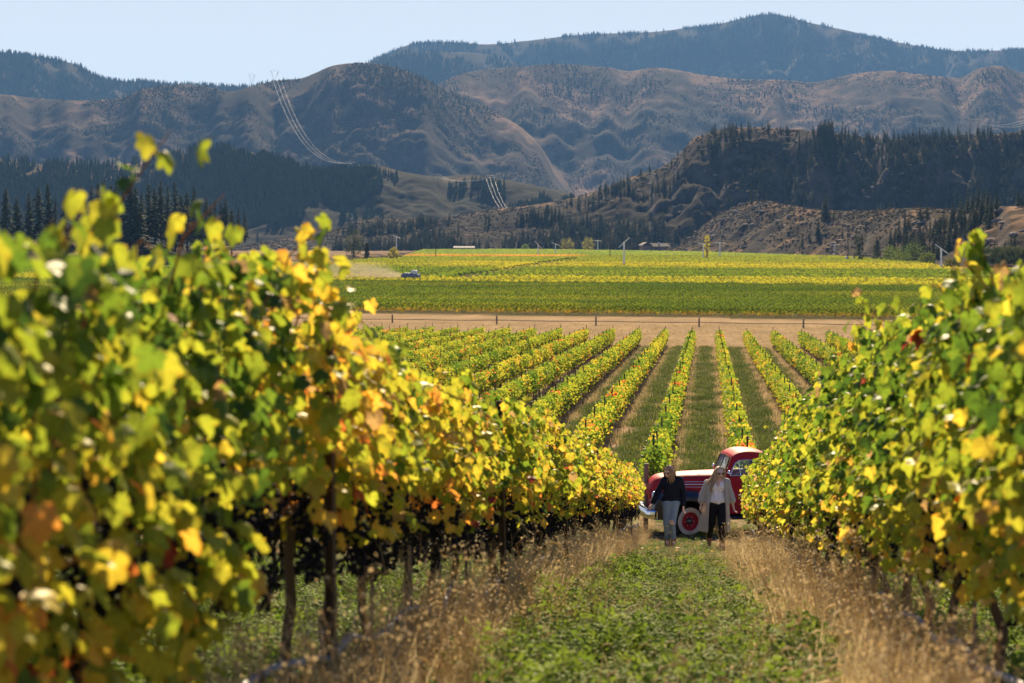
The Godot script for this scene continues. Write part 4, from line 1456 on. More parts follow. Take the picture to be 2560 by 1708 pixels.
# ---------------------------------------------------------------- small things on the valley floor
func valley_things() -> void:
	# wind machines: white mast, gearbox and a slanting two-bladed propeller
	var machines := [[1432, 790.0, 10.3, -0.75, "tall white wind machine near the middle of the valley fields"], [2160, 716.0, 8.2, 0.62, "white wind machine on the bare pad at the right edge of the fields"], [1614, 1020.0, 8.6, 0.1, "white wind machine just left of the yellow poplar"], [1652, 1080.0, 9.0, 0.05, "white wind machine just right of the yellow poplar"], [1235, 1186.0, 7.5, 0.85, "leftmost of the two small wind machines left of the yellow trees"], [1275, 1284.0, 7.5, 0.35, "right one of the two small wind machines left of the yellow trees"], [1915, 1150.0, 7.6, 0.0, "white wind machine with level blades before the right-hand hill"], [1372, 1500.0, 9.0, 0.05, "small far wind machine between the yellow trees and the house"], [910, 1500.0, 12.0, 0.35, "far wind machine behind the small yellow tree at the left"], [276, 790.0, 6.5, 0.2, "wind machine half hidden by the left vines below the pine stand"]]
	for m in machines:
		var be := bear(m[0])
		var q := ahead(be, m[1])
		q.y = -12.6
		var tall: float = m[2]
		var o := thing("wind_machine", m[4], "wind machine", q, YAW, "wind machines in the valley")
		var b := Mb.new()
		b.tube([Vector3.ZERO, Vector3(0, tall, 0)], [0.42, 0.30], 10)
		part("mast", b.mesh(), M.white, o)
		b = Mb.new()
		b.box(Vector3(0, tall + 0.25, 0), Vector3(0.7, 0.6, 1.3), Basis.IDENTITY, Color.WHITE, 0.1)
		part("gearbox", b.mesh(null, false), M.white, o)
		for s in [-1.0, 1.0]:
			b = Mb.new()
			var t := Basis(Vector3.FORWARD, m[3])
			b.box(t * Vector3(s * 1.5, 0, 0) + Vector3(0, tall + 0.3, 0.8), Vector3(2.8, 0.34, 0.12), t * Basis(Vector3.RIGHT, 0.3 * s), Color.WHITE, 0.03)
			part("propeller_blade", b.mesh(null, false), M.white, o)
		b = Mb.new()
		b.box(Vector3(0.9, 0.6, 0), Vector3(1.2, 1.2, 1.6), Basis.IDENTITY, Color.WHITE, 0.08)
		part("engine_box", b.mesh(null, false), M.white, o)
	# utility poles
	for m in [[1000, 1075.0, 12.5, "dark utility pole with a crossarm left of the middle of the fields"], [1946, 948.0, 17.0, "tall dark utility pole left of the dark trees at the right"], [1400, 1080.0, 13.0, "thin dark pole left of the tall wind machine"]]:
		var q := ahead(bear(m[0]), m[1])
		q.y = -12.6
		var o := thing("utility_pole", m[3], "pole", q, YAW, "utility poles in the valley")
		var b := Mb.new()
		b.tube([Vector3.ZERO, Vector3(0, m[2], 0)], [0.24, 0.16], 8)
		part("pole", b.mesh(), M.steel, o)
		b = Mb.new()
		b.box(Vector3(0, m[2] - 0.5, 0.2), Vector3(2.6, 0.22, 0.16), Basis.IDENTITY, Color.WHITE, 0.03)
		part("crossarm", b.mesh(null, false), M.steel, o)
		for s in [-1.1, 0.0, 1.1]:
			b = Mb.new()
			b.tube([Vector3(s, m[2] - 0.4, 0.2), Vector3(s, m[2] - 0.05, 0.2)], [0.08, 0.06], 6)
			part("insulator", b.mesh(), M.white, o)
	house()
	# trees and bushes on the valley floor: [px, ahead, height, width, colour, kind, name, label]
	var trees := [[812, 985.0, 15.5, 10.5, Color(0.045, 0.055, 0.03), 0, "dark round tree at the tip of the bank, left of the dusty tractor"], [842, 980.0, 9.0, 3.5, Color(0.05, 0.05, 0.035), 1, "thin scraggly tree right of the dark round tree on the bank"], [903, 985.0, 8.8, 6.0, Color(0.30, 0.27, 0.05), 0, "small yellow-green tree at the tip of the bank"],
		[1302, 1640.0, 11.0, 14.0, Color(0.21, 0.20, 0.05), 0, "wide yellowish tree left of the far wind machine"], [1350, 1640.0, 12.0, 11.0, Color(0.24, 0.23, 0.05), 0, "yellowish tree beside the wide one, nearer the house"], [1205, 1650.0, 6.0, 7.0, Color(0.16, 0.2, 0.05), 0, "small green bushy tree at the far edge of the fields"],
		[1622, 1010.0, 14.5, 4.6, Color(0.46, 0.40, 0.045), 2, "slender yellow poplar standing alone among the fields"],
		[1972, 960.0, 14.2, 7.5, Color(0.032, 0.042, 0.022), 3, "tallest dark tree right of the utility pole"], [2013, 960.0, 11.8, 6.5, Color(0.04, 0.055, 0.028), 1, "pointed dark tree between the tallest one and the green bushes"], [2045, 930.0, 8.4, 9.0, Color(0.10, 0.14, 0.028), 0, "light green round tree, leftmost of the green trees at the right"], [2094, 885.0, 10.2, 15.0, Color(0.07, 0.105, 0.024), 0, "broad dark green tree in the group at the right"], [2070, 895.0, 6.5, 11.0, Color(0.12, 0.155, 0.03), 0, "low green bush before the broad tree at the right"], [2128, 838.0, 6.2, 8.0, Color(0.10, 0.13, 0.03), 0, "green bush left of the wind machine on the pad"], [2185, 738.0, 5.0, 6.0, Color(0.14, 0.15, 0.035), 0, "small bush behind the wind machine on the pad"]]
	for t in trees:
		var q := ahead(bear(t[0]), t[1])
		q.y = -12.7 + (3.0 if t[0] < 860 else 0.0) + (-1.0 if t[0] > 880 and t[0] < 930 else 0.0)
		if t[0] < 860: q.y = -11.4
		var b := Mb.new()
		var tall: float = t[2]
		var fat: float = t[3]
		var o := thing("valley_tree", t[6], "tree", q, rnd(0, TAU), "trees on the valley floor")
		b.tube([Vector3(0, -0.4, 0), Vector3(0.1, tall * 0.4, 0), Vector3(0, tall * 0.85, 0)], [0.03 * tall, 0.02 * tall, 0.004 * tall], 7, Color(0.10, 0.075, 0.055))
		for k in 5:
			var w := k * 1.3
			b.tube([Vector3(0, tall * (0.2 + 0.09 * k), 0), Vector3(cos(w) * fat * 0.3, tall * (0.4 + 0.08 * k), sin(w) * fat * 0.3)], [0.012 * tall, 0.003 * tall], 5, Color(0.10, 0.075, 0.055))
		part("trunk", b.mesh(), M.bark, o)
		b = Mb.new()
		# clumps of foliage of uneven size
		var clumps: Array = []
		for k in 16:
			var f := (k + 0.5) / 16.0
			var w := k * 2.4
			var reach := 0.0
			match int(t[5]):
				0: reach = fat * 0.36 * sqrt(sin(PI * clampf(f * 0.85 + 0.12, 0.0, 1.0)))
				1: reach = fat * 0.34 * (1.0 - f)
				2: reach = fat * 0.25 * sin(PI * (f * 0.85 + 0.1))
				3: reach = fat * 0.3 * (0.8 + 0.3 * sin(f * 9.0)) * (1.0 - f * 0.3)
			clumps.append([Vector3(cos(w) * reach, tall * lerpf(0.14 if t[5] != 2 else 0.06, 0.93, f), sin(w) * reach), rnd(0.7, 1.2) * (fat * 0.2 if t[5] != 2 else fat * 0.26)])
		for cp in clumps:
			var tone := Color.WHITE * rnd(0.75, 1.2)
			for k in 46:
				var dir := Vector3(rng.randfn(), rng.randfn() * 0.9, rng.randfn()).normalized()
				leafy_quad(b, cp[0] + dir * cp[1] * rnd(0.5, 1.15), (dir + Vector3(0, 0.3, 0)).normalized(), rnd(0.22, 0.42) * (0.7 if t[5] == 2 else 1.0), tone * rnd(0.85, 1.15))
		part("crown", b.mesh(null, false), mat(0.85, Color(t[4].r * 1.4, t[4].g * 1.4, t[4].b * 1.2), true, 0.8, 0.0, 0.2), o)
	# orchard rows and the brown hedge at the right edge
	var xf: Array = []
	var cl: Array = []
	for k in 520:
		var be := bear(rnd(2235, 2380))
		var d := rnd(714.0, 724.0)
		var q := ahead(be, d)
		q.y = -12.5 + rnd(0.0, 7.5)
		xf.append(Transform3D(Basis(Vector3.UP, rnd(0, 6.2)).scaled(Vector3(2.2, 4.0, 2.2)), q))
		cl.append(Color(0.13, 0.165, 0.04).lerp(Color(0.24, 0.23, 0.06), rng.randf()))
	tag(scatter("undergrowth", M.bush_mesh, M.needle, xf, cl), "hazy green orchard trees at the far right edge", "", "", "stuff")
	xf = []
	cl = []
	for k in 420:
		var be := bear(rnd(2225, 2380))
		var d := rnd(698.0, 706.0)
		var q := ahead(be, d)
		q.y = -12.6 + rnd(0.0, 2.2)
		xf.append(Transform3D(Basis(Vector3.UP, rnd(0, 6.2)).scaled(Vector3(2.6, 2.2, 2.6)), q))
		cl.append(Color(0.10, 0.062, 0.04).lerp(Color(0.15, 0.09, 0.05), rng.randf()))
	tag(scatter("undergrowth", M.bush_mesh, M.needle, xf, cl), "red-brown hedge of bare shrubs before the orchard at the right edge", "", "", "stuff")
	# scrub at the foot of the bank
	xf = []
	cl = []
	for k in 160:
		var px := rnd(770, 940)
		var be := bear(px)
		var d := field_end(be) + rnd(8.0, 40.0)
		var q := ahead(be, d)
		q.y = -12.2 + rnd(0.0, 1.0)
		var s := rnd(1.0, 3.2)
		xf.append(Transform3D(Basis(Vector3.UP, rnd(0, 6.2)).scaled(Vector3(s * 1.3, s, s * 1.3)), q))
		cl.append(Color(0.07, 0.06, 0.035).lerp(Color(0.16, 0.09, 0.05), rng.randf()))
	tag(scatter("undergrowth", M.bush_mesh, M.needle, xf, cl), "brown scrub at the tip of the bank by the dark round tree", "", "", "stuff")
	# little sheds and tanks
	for m in [[1065, 1670.0, 17.0, 3.0, 6.0, Color(0.35, 0.32, 0.30), "long low shed at the foot of the wooded hill"], [1943, 985.0, 1.7, 2.9, 1.7, Color(0.75, 0.74, 0.7), "white tank left of the tall utility pole"], [1957, 985.0, 1.6, 2.7, 1.6, Color(0.75, 0.74, 0.7), "white tank right of the tall utility pole"], [1883, 1010.0, 1.8, 2.6, 1.8, Color(0.55, 0.42, 0.28), "tan box standing in the fields before the right-hand hill"]]:
		var q := ahead(bear(m[0]), m[1])
		q.y = -12.6
		var o := thing("shed" if m[2] > 10 else "tank", m[6], "shed" if m[2] > 10 else "tank", q, YAW)
		var b := Mb.new()
		if m[2] > 10:
			b.box(Vector3(0, m[3] / 2, 0), Vector3(m[2], m[3], m[4]), Basis.IDENTITY, Color.WHITE, 0.05)
			part("wall", b.mesh(null, false), mat(0.9, Color(0.16, 0.14, 0.13), false), o)
			b = Mb.new()
			b.box(Vector3(0, m[3] + 0.5, 0), Vector3(m[2] + 1.0, 0.3, m[4] + 1.4), Basis(Vector3.RIGHT, 0.16), Color.WHITE, 0.05)
			part("roof", b.mesh(null, false), mat(0.9, Color(0.2, 0.19, 0.18), false), o)
		else:
			b.tube([Vector3.ZERO, Vector3(0, m[3] * 0.8, 0), Vector3(0, m[3], 0)], [m[2] / 2, m[2] / 2, m[2] * 0.3], 12)
			part("tank_shell", b.mesh(), mat(0.6, m[5], false), o)
	# concrete pad under the right wind machine
	var b := Mb.new()
	b.box(Vector3(0, 0.1, 0), Vector3(16, 0.5, 9), Basis.IDENTITY, Color.WHITE, 0.1)
	var pad := part("gravel_pad", b.mesh(null, false), mat(1.0, Color(0.33, 0.25, 0.18), false))
	var q := ahead(bear(2172), 716.0)
	q.y = -12.5
	pad.position = q
	tag(pad, "bare tan pad under the wind machine at the right", "pad")
	tractor()
	power_lines()

func house() -> void:
	var q := ahead(bear(1503), 1600.0)
	q.y = -12.6
	var o := thing("farm_house", "dark farm house with a low gabled roof at the foot of the rocky hill", "house", q, YAW + 0.25)
	var b := Mb.new()
	b.box(Vector3(0, 2.2, 0), Vector3(17, 4.4, 9), Basis.IDENTITY, Color.WHITE, 0.05)
	b.box(Vector3(-8.6, 2.6, 1.5), Vector3(7, 5.2, 9), Basis.IDENTITY, Color.WHITE, 0.05)
	part("wall", b.mesh(null, false), mat(0.9, Color(0.20, 0.15, 0.12), false), o)
	for s in [-1.0, 1.0]:
		b = Mb.new()
		b.box(Vector3(1.0, 5.6, s * 2.9), Vector3(20, 0.3, 6.6), Basis(Vector3.RIGHT, s * 0.42), Color.WHITE, 0.05)
		part("roof", b.mesh(null, false), mat(0.95, Color(0.06, 0.055, 0.055), false), o)
		b = Mb.new()
		b.box(Vector3(-8.6 + s * 2.3, 6.5, 1.6), Vector3(5.2, 0.3, 10.5), Basis(Vector3.FORWARD, s * 0.5), Color.WHITE, 0.05)
		part("roof", b.mesh(null, false), mat(0.95, Color(0.08, 0.072, 0.07), false), o)
	for x in [-9.8, -7.2, -2.5, 1.0, 4.5]:
		b = Mb.new()
		b.box(Vector3(x, 2.6, 4.52 if x > -5 else 6.02), Vector3(1.5, 1.4, 0.08))
		var w := part("window", b.mesh(null, false), M.white, o)
		b = Mb.new()
		b.box(Vector3(x, 2.6, 4.58 if x > -5 else 6.08), Vector3(1.25, 1.15, 0.06))
		part("pane", b.mesh(null, false), mat(0.1, Color(0.05, 0.06, 0.07), false), w)
	b = Mb.new()
	b.box(Vector3(6.8, 1.6, 4.53), Vector3(1.1, 2.2, 0.1))
	part("door", b.mesh(null, false), M.wood, o)
	b = Mb.new()
	b.box(Vector3(3.0, 7.0, 0.8), Vector3(0.9, 1.8, 0.9))
	part("chimney", b.mesh(null, false), M.matte, o)

func tractor() -> void:
	# a high straddle harvester working along a valley row, dust behind it
	var be := bear(943)
	var q := ahead(be, 540.0)
	q.y = -12.6
	var along := (rgt - 0.33 * fwd).normalized()
	var o := thing("harvester", "small blue and white harvester working between the valley rows, trailing dust", "tractor", q, atan2(-along.z, along.x))
	var blue := mat(0.4, Color(0.10, 0.14, 0.22), false)
	var pale := mat(0.5, Color(0.6, 0.62, 0.66), false)
	var b := Mb.new()
	b.box(Vector3(0, 2.5, 0), Vector3(5.0, 0.9, 2.4), Basis.IDENTITY, Color.WHITE, 0.15)
	b.box(Vector3(-0.6, 3.05, 0), Vector3(2.8, 0.5, 2.0), Basis.IDENTITY, Color.WHITE, 0.15)
	part("body", b.mesh(null, false), blue, o)
	b = Mb.new()
	b.box(Vector3(1.0, 3.45, 0), Vector3(1.5, 1.1, 1.6), Basis.IDENTITY, Color.WHITE, 0.2)
	part("cab", b.mesh(null, false), pale, o)
	for s in [-2.2, 2.3]:
		b = Mb.new()
		b.tube([Vector3(s, 2.6, 0.6), Vector3(s, 4.9, 0.6)], [0.07, 0.06], 6)
		b.box(Vector3(s, 4.9, 0.6), Vector3(0.5, 0.25, 0.4), Basis.IDENTITY, Color.WHITE, 0.05)
		part("light_mast", b.mesh(null, false), M.steel, o)
	for sx in [-1.8, 1.8]:
		for sz in [-1.15, 1.15]:
			b = Mb.new()
			b.tube([Vector3(sx, 0.8, sz - 0.2), Vector3(sx, 0.8, sz - 0.17), Vector3(sx, 0.8, sz + 0.17), Vector3(sx, 0.8, sz + 0.2)], [0.62, 0.8, 0.8, 0.62], 16)
			part("wheel", b.mesh(), M.steel, o)
			b = Mb.new()
			b.box(Vector3(sx, 1.6, sz), Vector3(0.35, 1.4, 0.25), Basis.IDENTITY, Color.WHITE, 0.04)
			part("wheel_strut", b.mesh(null, false), blue, o)
	# the dust it raises
	for d in [[-5.0, 1.9, 7.0, 3.4, 0.12], [-9.0, 2.5, 12.0, 4.4, 0.07], [-15.0, 3.1, 17.0, 5.6, 0.05], [-22.0, 3.5, 22.0, 6.6, 0.035], [-29.0, 4.0, 26.0, 8.0, 0.02], [-12.0, 4.0, 14.0, 5.0, 0.03]]:
		var f := FogVolume.new()
		f.shape = RenderingServer.FOG_VOLUME_SHAPE_ELLIPSOID
		f.size = Vector3(d[2], d[3], 6.0)
		var fm := FogMaterial.new()
		fm.density = d[4]
		fm.albedo = Color(0.95, 0.88, 0.78)
		f.material = fm
		f.name = numbered("dust")
		add_child(f)
		f.position = q + along * d[0] + Vector3(0, d[1], 0)
		f.rotation.y = o.rotation.y
		tag(f, "pale cloud of dust trailing behind the harvester", "", "", "stuff")

func power_lines() -> void:
	var steel := mat(0.6, Color(0.22, 0.225, 0.235), false)
	var cable := mat(0.5, Color(0.42, 0.42, 0.42), false)
	# lattice towers: [px, py of the top, ahead, height, half width, label]
	var towers := [[633, 165, 4780.0, 42.0, 11.0, "large lattice pylon on the skyline above the brown hill"], [581, 174, 5300.0, 38.0, 9.0, "pylon on the skyline just left of the large one"], [440, 190, 5900.0, 26.0, 9.0, "faint pylon on the skyline between the left mountain and the large pylon"], [325, 183, 5600.0, 30.0, 9.0, "pylon on the skyline over the dip of the left mountain"], [284, 184, 5600.0, 24.0, 8.0, "faint pylon at the right foot of the left mountain"], [806, 372, 2760.0, 22.0, 6.0, "small pylon where the power lines come down behind the wooded foothill"], [1003, 402, 2700.0, 16.0, 6.0, "pylon on the foothill crest at the left end of the level wires"], [1124, 404, 2650.0, 18.0, 6.0, "pylon on the foothill crest where the wires turn down to the right"], [2233, 276, 2150.0, 24.0, 7.0, "pylon behind the crest of the rocky hill at the far right"]]
	var tops: Array = []
	for t in towers:
		var be := bear(t[0])
		var q := ahead(be, t[2])
		q.y = EYE + (540.0 - t[1]) * PX / LENS * t[2] - t[3]
		var o := thing("pylon", t[5], "pylon", q, YAW, "pylons of the power line")
		var h: float = t[3]
		var w: float = t[4]
		var r := 0.2
		var b := Mb.new()
		for s in [-1.0, 1.0]:
			for z in [-2.0, 2.0]:
				b.tube([Vector3(s * w * 0.45, -6, z), Vector3(s * w * 0.28, h * 0.55, z * 0.5), Vector3(s * w * 0.75, h, z * 0.3)], [r, r, r], 4)
			for k in 3:
				b.tube([Vector3(s * w * 0.40, h * 0.15 * k, 0), Vector3(-s * w * 0.34, h * 0.15 * (k + 1), 0)], [r * 0.6, r * 0.6], 4)
		part("lattice", b.mesh(), steel, o)
		b = Mb.new()
		b.tube([Vector3(-w, h, 0), Vector3(w, h, 0)], [r, r], 4)
		b.tube([Vector3(-w, h, 0), Vector3(-w * 0.28, h * 0.62, 0)], [r, r], 4)
		b.tube([Vector3(w, h, 0), Vector3(w * 0.28, h * 0.62, 0)], [r, r], 4)
		part("crossarm", b.mesh(), steel, o)
		tops.append([q, h, w])
	# wires: three bundles from span to span, hanging as catenaries
	var n := 0
	for span in [[0, 5, 60.0, 0.16], [6, 7, 6.0, 0.11], [7, -1, 26.0, 0.12], [8, -2, 10.0, 0.12]]:
		for k in [-1, 0, 1]:
			n += 1
			var a: Array = tops[span[0]]
			var p0: Vector3 = a[0] + rgt * (a[2] * 0.9 * k) + Vector3(0, a[1] - 2.0, 0)
			var p1: Vector3
			if span[1] >= 0:
				var e: Array = tops[span[1]]
				p1 = e[0] + rgt * (e[2] * 0.9 * k) + Vector3(0, e[1] - 2.0, 0)
			elif span[1] == -1:
				p1 = ahead(bear(1206 + k * 6), 2120.0)
				p1.y = EYE + (540.0 - 466.0) * PX / LENS * 2120.0
			else:
				p1 = ahead(bear(2400), 2150.0)
				p1.y = EYE + (540.0 - 258.0 - k * 7.0) * PX / LENS * 2150.0
			var pts: Array = []
			var rad: Array = []
			for s in 25:
				var f := s / 24.0
				pts.append(p0.lerp(p1, f) - Vector3(0, span[2] * 4.0 * f * (1.0 - f), 0))
				rad.append(span[3])
			var b := Mb.new()
			b.tube(pts, rad, 4)
			var where: String = {0: "coming down the round brown hill", 6: "level along the foothill crest", 7: "dropping right from the foothill crest", 8: "crossing behind the rocky hill at the far right"}[span[0]]
			tag(part("power_cable", b.mesh(), cable), "pale power cable %s, %s of three" % [where, ["left", "middle", "right"][k + 1]], "cable", "power cables")

# ---------------------------------------------------------------- the old pickup
# turned profile: [radius, along z]
func lathe(b: Mb, prof: Array, segs := 32, col := Color.WHITE) -> void:
	var first := b.v.size()
	for pr in prof:
		for s in segs:
			var w := TAU * s / segs
			b.p(Vector3(cos(w) * pr[0], sin(w) * pr[0], pr[1]), col)
	for k in prof.size() - 1:
		for s in segs:
			var a := first + k * segs + s
			var e := first + k * segs + (s + 1) % segs
			b.q(a, a + segs, e + segs, e)

# a skin over sections: rows of points, flipped if it must face the other way
func skin(b: Mb, rows: Array, flip := false, skip = null, col := Color.WHITE) -> void:
	var first := b.v.size()
	var w: int = rows[0].size()
	for r in rows:
		for q in r: b.p(q, col)
	for k in rows.size() - 1:
		for s in w - 1:
			var a := first + k * w + s
			if skip != null:
				var mid := (b.v[a] + b.v[a + w + 1]) * 0.5
				if skip.call(mid): continue
			if flip: b.q(a, a + w, a + w + 1, a + 1)
			else: b.q(a, a + 1, a + w + 1, a + w)

func flat_skin(rows: Array, flip: bool, m: Material, called: String, parent: Node3D, skip = null) -> MeshInstance3D:
	var b := Mb.new()
	skin(b, rows, flip, skip)
	return part(called, b.mesh(), m, parent)

func truck() -> void:
	var d := 46.3
	var be := (689.6 - 512.0) / LENS
	var nose := (-rgt * cos(0.105) - fwd * sin(0.105)).normalized()
	var o := thing("pickup_truck", "old red pickup truck with black fenders and whitewall tyres behind the two women", "truck")
	var side := nose.cross(Vector3.UP)
	var at := ahead(be, d) + side * 0.74
	at.y = ground(at.x, at.z) + 0.0
	o.transform = Transform3D(Basis(nose, Vector3.UP, side).rotated(nose, 0.02), at)
	var red := mat(0.62, Color(0.34, 0.018, 0.027), false, 0.0, 0.0, 0.22)
	red.roughness_texture = noise_tex(61, 0.02, Color(0.75, 0.75, 0.75), Color(1, 1, 1), 256, 4)
	red.uv1_triplanar = true
	var black := mat(0.35, Color(0.016, 0.018, 0.022), false, 0.0, 0.0, 0.5)
	var chrome := mat(0.16, Color(0.62, 0.63, 0.64), false, 0.0, 1.0)
	var rubber := mat(0.85, Color(0.02, 0.02, 0.02), false, 0.0, 0.0, 0.3)
	var cream := mat(0.7, Color(0.50, 0.43, 0.335), false, 0.0, 0.0, 0.3)
	var dark := mat(0.9, Color(0.02, 0.018, 0.016), false, 0.0, 0.0, 0.2)
	# bonnet: sections from the nose back to the windscreen
	var hood := PackedVector2Array([Vector2(-0.92, 1.455), Vector2(-0.4, 1.445), Vector2(0.0, 1.43), Vector2(0.4, 1.405), Vector2(0.62, 1.365), Vector2(0.74, 1.29), Vector2(0.81, 1.17), Vector2(0.84, 1.02)])
	var rows: Array = []
	for k in 19:
		var x := lerpf(-0.92, 0.84, sin(PI / 2 * k / 18.0))
		var h := smooth_table(hood, x)
		var w := lerpf(0.66, 0.50, smoothstep(-0.92, 0.75, x)) * (1.0 - 0.35 * smoothstep(0.62, 0.84, x))
		var r: Array = []
		for s in 25:
			var t := PI * s / 24.0
			var c := cos(t)
			var sn := sin(t)
			r.append(Vector3(x, 0.86 + (h - 0.86) * pow(absf(sn), 0.55), w * signf(c) * pow(absf(c), 0.5)))
		rows.append(r)
	var b := Mb.new()
	skin(b, rows, true)
	var fan := b.p(Vector3(0.845, 0.92, 0))
	var last := b.v.size() - 1 - 25
	for s in 24: b.t(fan, last + s, last + s + 1)
	part("bonnet", b.mesh(), red, o)
	# nose panel below the bonnet with its slots
	b = Mb.new()
	b.box(Vector3(0.66, 0.80, 0), Vector3(0.26, 0.50, 0.98), Basis.IDENTITY, Color.WHITE, 0.06)
	part("nose_panel", b.mesh(null, false), red, o)
	for k in 4:
		b = Mb.new()
		b.box(Vector3(0.80 - 0.01 * k, 0.98 - k * 0.1, 0), Vector3(0.05, 0.035, 0.92), Basis.IDENTITY, Color.WHITE, 0.012)
		part("grille_bar", b.mesh(null, false), chrome if k > 0 else red, o)
	# cab shell with openings for windscreen, side and rear windows
	var roof := PackedVector2Array([Vector2(-2.08, 1.30), Vector2(-2.06, 1.62), Vector2(-2.0, 1.80), Vector2(-1.88, 1.92), Vector2(-1.7, 1.968), Vector2(-1.45, 1.985), Vector2(-1.25, 1.965), Vector2(-1.12, 1.91), Vector2(-1.04, 1.82), Vector2(-0.90, 1.45)])
	var hole := PackedVector2Array([Vector2(-0.985, 1.40), Vector2(-1.06, 1.58), Vector2(-1.13, 1.69), Vector2(-1.22, 1.745), Vector2(-1.4, 1.76), Vector2(-1.66, 1.75), Vector2(-1.75, 1.70), Vector2(-1.79, 1.58), Vector2(-1.79, 1.44), Vector2(-1.74, 1.395)])
	for s in [-1.0, 1.0]:
		rows = []
		for k in 58:
			var x := lerpf(-0.90, -2.08, k / 57.0)
			var h := smooth_table(roof, x)
			var r: Array = []
			for j in 45:
				var t := j / 44.0
				var y: float
				var z: float
				if t < 0.75:
					y = lerpf(0.50, h - 0.10, t / 0.75)
					z = 0.80 - 0.05 * pow((y - 1.15) / 0.65, 2.0) - 0.12 * smoothstep(1.35, 1.9, y)
				else:
					var w := (t - 0.75) / 0.25 * PI / 2
					var y0 := h - 0.10
					z = (0.80 - 0.05 * pow((y0 - 1.15) / 0.65, 2.0) - 0.12 * smoothstep(1.35, 1.9, y0)) * pow(cos(w), 0.45)
					y = y0 + 0.10 * pow(sin(w), 0.8)
				z -= 0.13 * smoothstep(-1.0, -0.9, x) * smoothstep(1.2, 1.5, y)
				z -= 0.06 * smoothstep(-1.98, -2.08, x)
				r.append(Vector3(x, y, z * s))
			rows.append(r)
		flat_skin(rows, s < 0, red, "cab_shell", o, func(m: Vector3): return Geometry2D.is_point_in_polygon(Vector2(m.x, m.y), hole) or (m.x > -1.05 and absf(m.z) < 0.60 and m.y > 1.47 + 0.0 and m.y < 1.80))
		# chrome frame, pane, vent bar
		var pts: Array = []
		var rad: Array = []
		for k in hole.size() + 1:
			var q := hole[k % hole.size()]
			pts.append(Vector3(q.x, q.y, s * (0.80 - 0.05 * pow((q.y - 1.15) / 0.65, 2.0) - 0.12 * smoothstep(1.35, 1.9, q.y) + 0.004)))
			rad.append(0.014)
		b = Mb.new()
		b.tube(pts, rad, 6)
		var win := part("side_window", b.mesh(), chrome, o)
		b = Mb.new()
		b.tube([Vector3(-1.24, 1.40, s * 0.795), Vector3(-1.2, 1.745, s * 0.72)], [0.011, 0.011], 6)
		part("vent_bar", b.mesh(), chrome, win)
		b = Mb.new()
		var c0 := b.p(Vector3(-1.4, 1.58, s * 0.742))
		var ids: Array = []
		for k in pts.size() - 1: ids.append(b.p(pts[k] - Vector3(0, 0, s * 0.02)))
		for k in ids.size(): b.t(c0, ids[k], ids[(k + 1) % ids.size()])
		part("pane", b.mesh(null, false), M.glass, win)
		# door seam and handle, mirror
		b = Mb.new()
		b.tube([Vector3(-0.99, 0.55, s * 0.757), Vector3(-0.985, 0.9, s * 0.796), Vector3(-0.98, 1.3, s * 0.80), Vector3(-0.97, 1.39, s * 0.775)], [0.005, 0.005, 0.005, 0.005], 4)
		b.tube([Vector3(-1.86, 0.55, s * 0.757), Vector3(-1.86, 0.9, s * 0.796), Vector3(-1.86, 1.3, s * 0.80), Vector3(-1.84, 1.6, s * 0.75)], [0.005, 0.005, 0.005, 0.005], 4)
		part("door_seam", b.mesh(), dark, o)
		b = Mb.new()
		b.tube([Vector3(-1.66, 1.22, s * 0.80), Vector3(-1.67, 1.22, s * 0.845), Vector3(-1.79, 1.22, s * 0.845), Vector3(-1.80, 1.22, s * 0.80)], [0.011, 0.012, 0.012, 0.009], 6)
		part("door_handle", b.mesh(), chrome, o)
		b = Mb.new()
		b.tube([Vector3(-0.95, 1.36, s * 0.76), Vector3(-0.92, 1.45, s * 0.90)], [0.008, 0.008], 5)
		b.tube([Vector3(-0.955, 1.475, s * 0.90), Vector3(-0.95, 1.475, s * 0.90), Vector3(-0.92, 1.475, s * 0.90), Vector3(-0.90, 1.475, s * 0.90)], [0.05, 0.062, 0.055, 0.02], 12)
		part("mirror", b.mesh(), chrome, o)
		# running board
		b = Mb.new()
		b.box(Vector3(-1.47, 0.42, s * 0.84), Vector3(1.25, 0.06, 0.26), Basis.IDENTITY, Color.WHITE, 0.02)
		part("running_board", b.mesh(null, false), black, o)
		front_fender(o, s, black)
		rear_fender(o, s, black)
		# trim along the bonnet's side
		for k in 3:
			var y: float = [1.247, 1.186, 1.124][k]
			pts = []
			rad = []
			for j in 12:
				var x := lerpf(-0.86, 0.62, j / 11.0)
				var h := smooth_table(hood, x)
				var w := lerpf(0.66, 0.50, smoothstep(-0.92, 0.75, x)) * (1.0 - 0.35 * smoothstep(0.62, 0.84, x))
				var sn := pow(clampf((y - 0.86) / (h - 0.86), 0.0, 1.0), 1.0 / 0.55)
				pts.append(Vector3(x, y, s * (w * pow(sqrt(maxf(0.0, 1.0 - sn * sn)), 0.5) + 0.004)))
				rad.append([0.009, 0.017, 0.009][k])
			b = Mb.new()
			b.tube(pts, rad, 6)
			part("bonnet_trim", b.mesh(), chrome, o)
		# a small badge at the end of the middle strip
		b = Mb.new()
		b.box(Vector3(-0.62, 1.186, s * 0.66), Vector3(0.22, 0.035, 0.03), Basis.IDENTITY, Color.WHITE, 0.008)
		part("badge", b.mesh(null, false), chrome, o)
		# headlight
		b = Mb.new()
		lathe(b, [[0.02, -0.12], [0.09, -0.08], [0.118, 0.0], [0.122, 0.02], [0.105, 0.035]], 24)
		var xf := Transform3D(Basis(Vector3.UP, PI / 2), Vector3(0.80, 0.93, s * 0.70))
		var hl := part("headlight", b.mesh(), chrome, o, xf)
		b = Mb.new()
		lathe(b, [[0.105, 0.03], [0.08, 0.05], [0.04, 0.06], [0.0, 0.062]], 24)
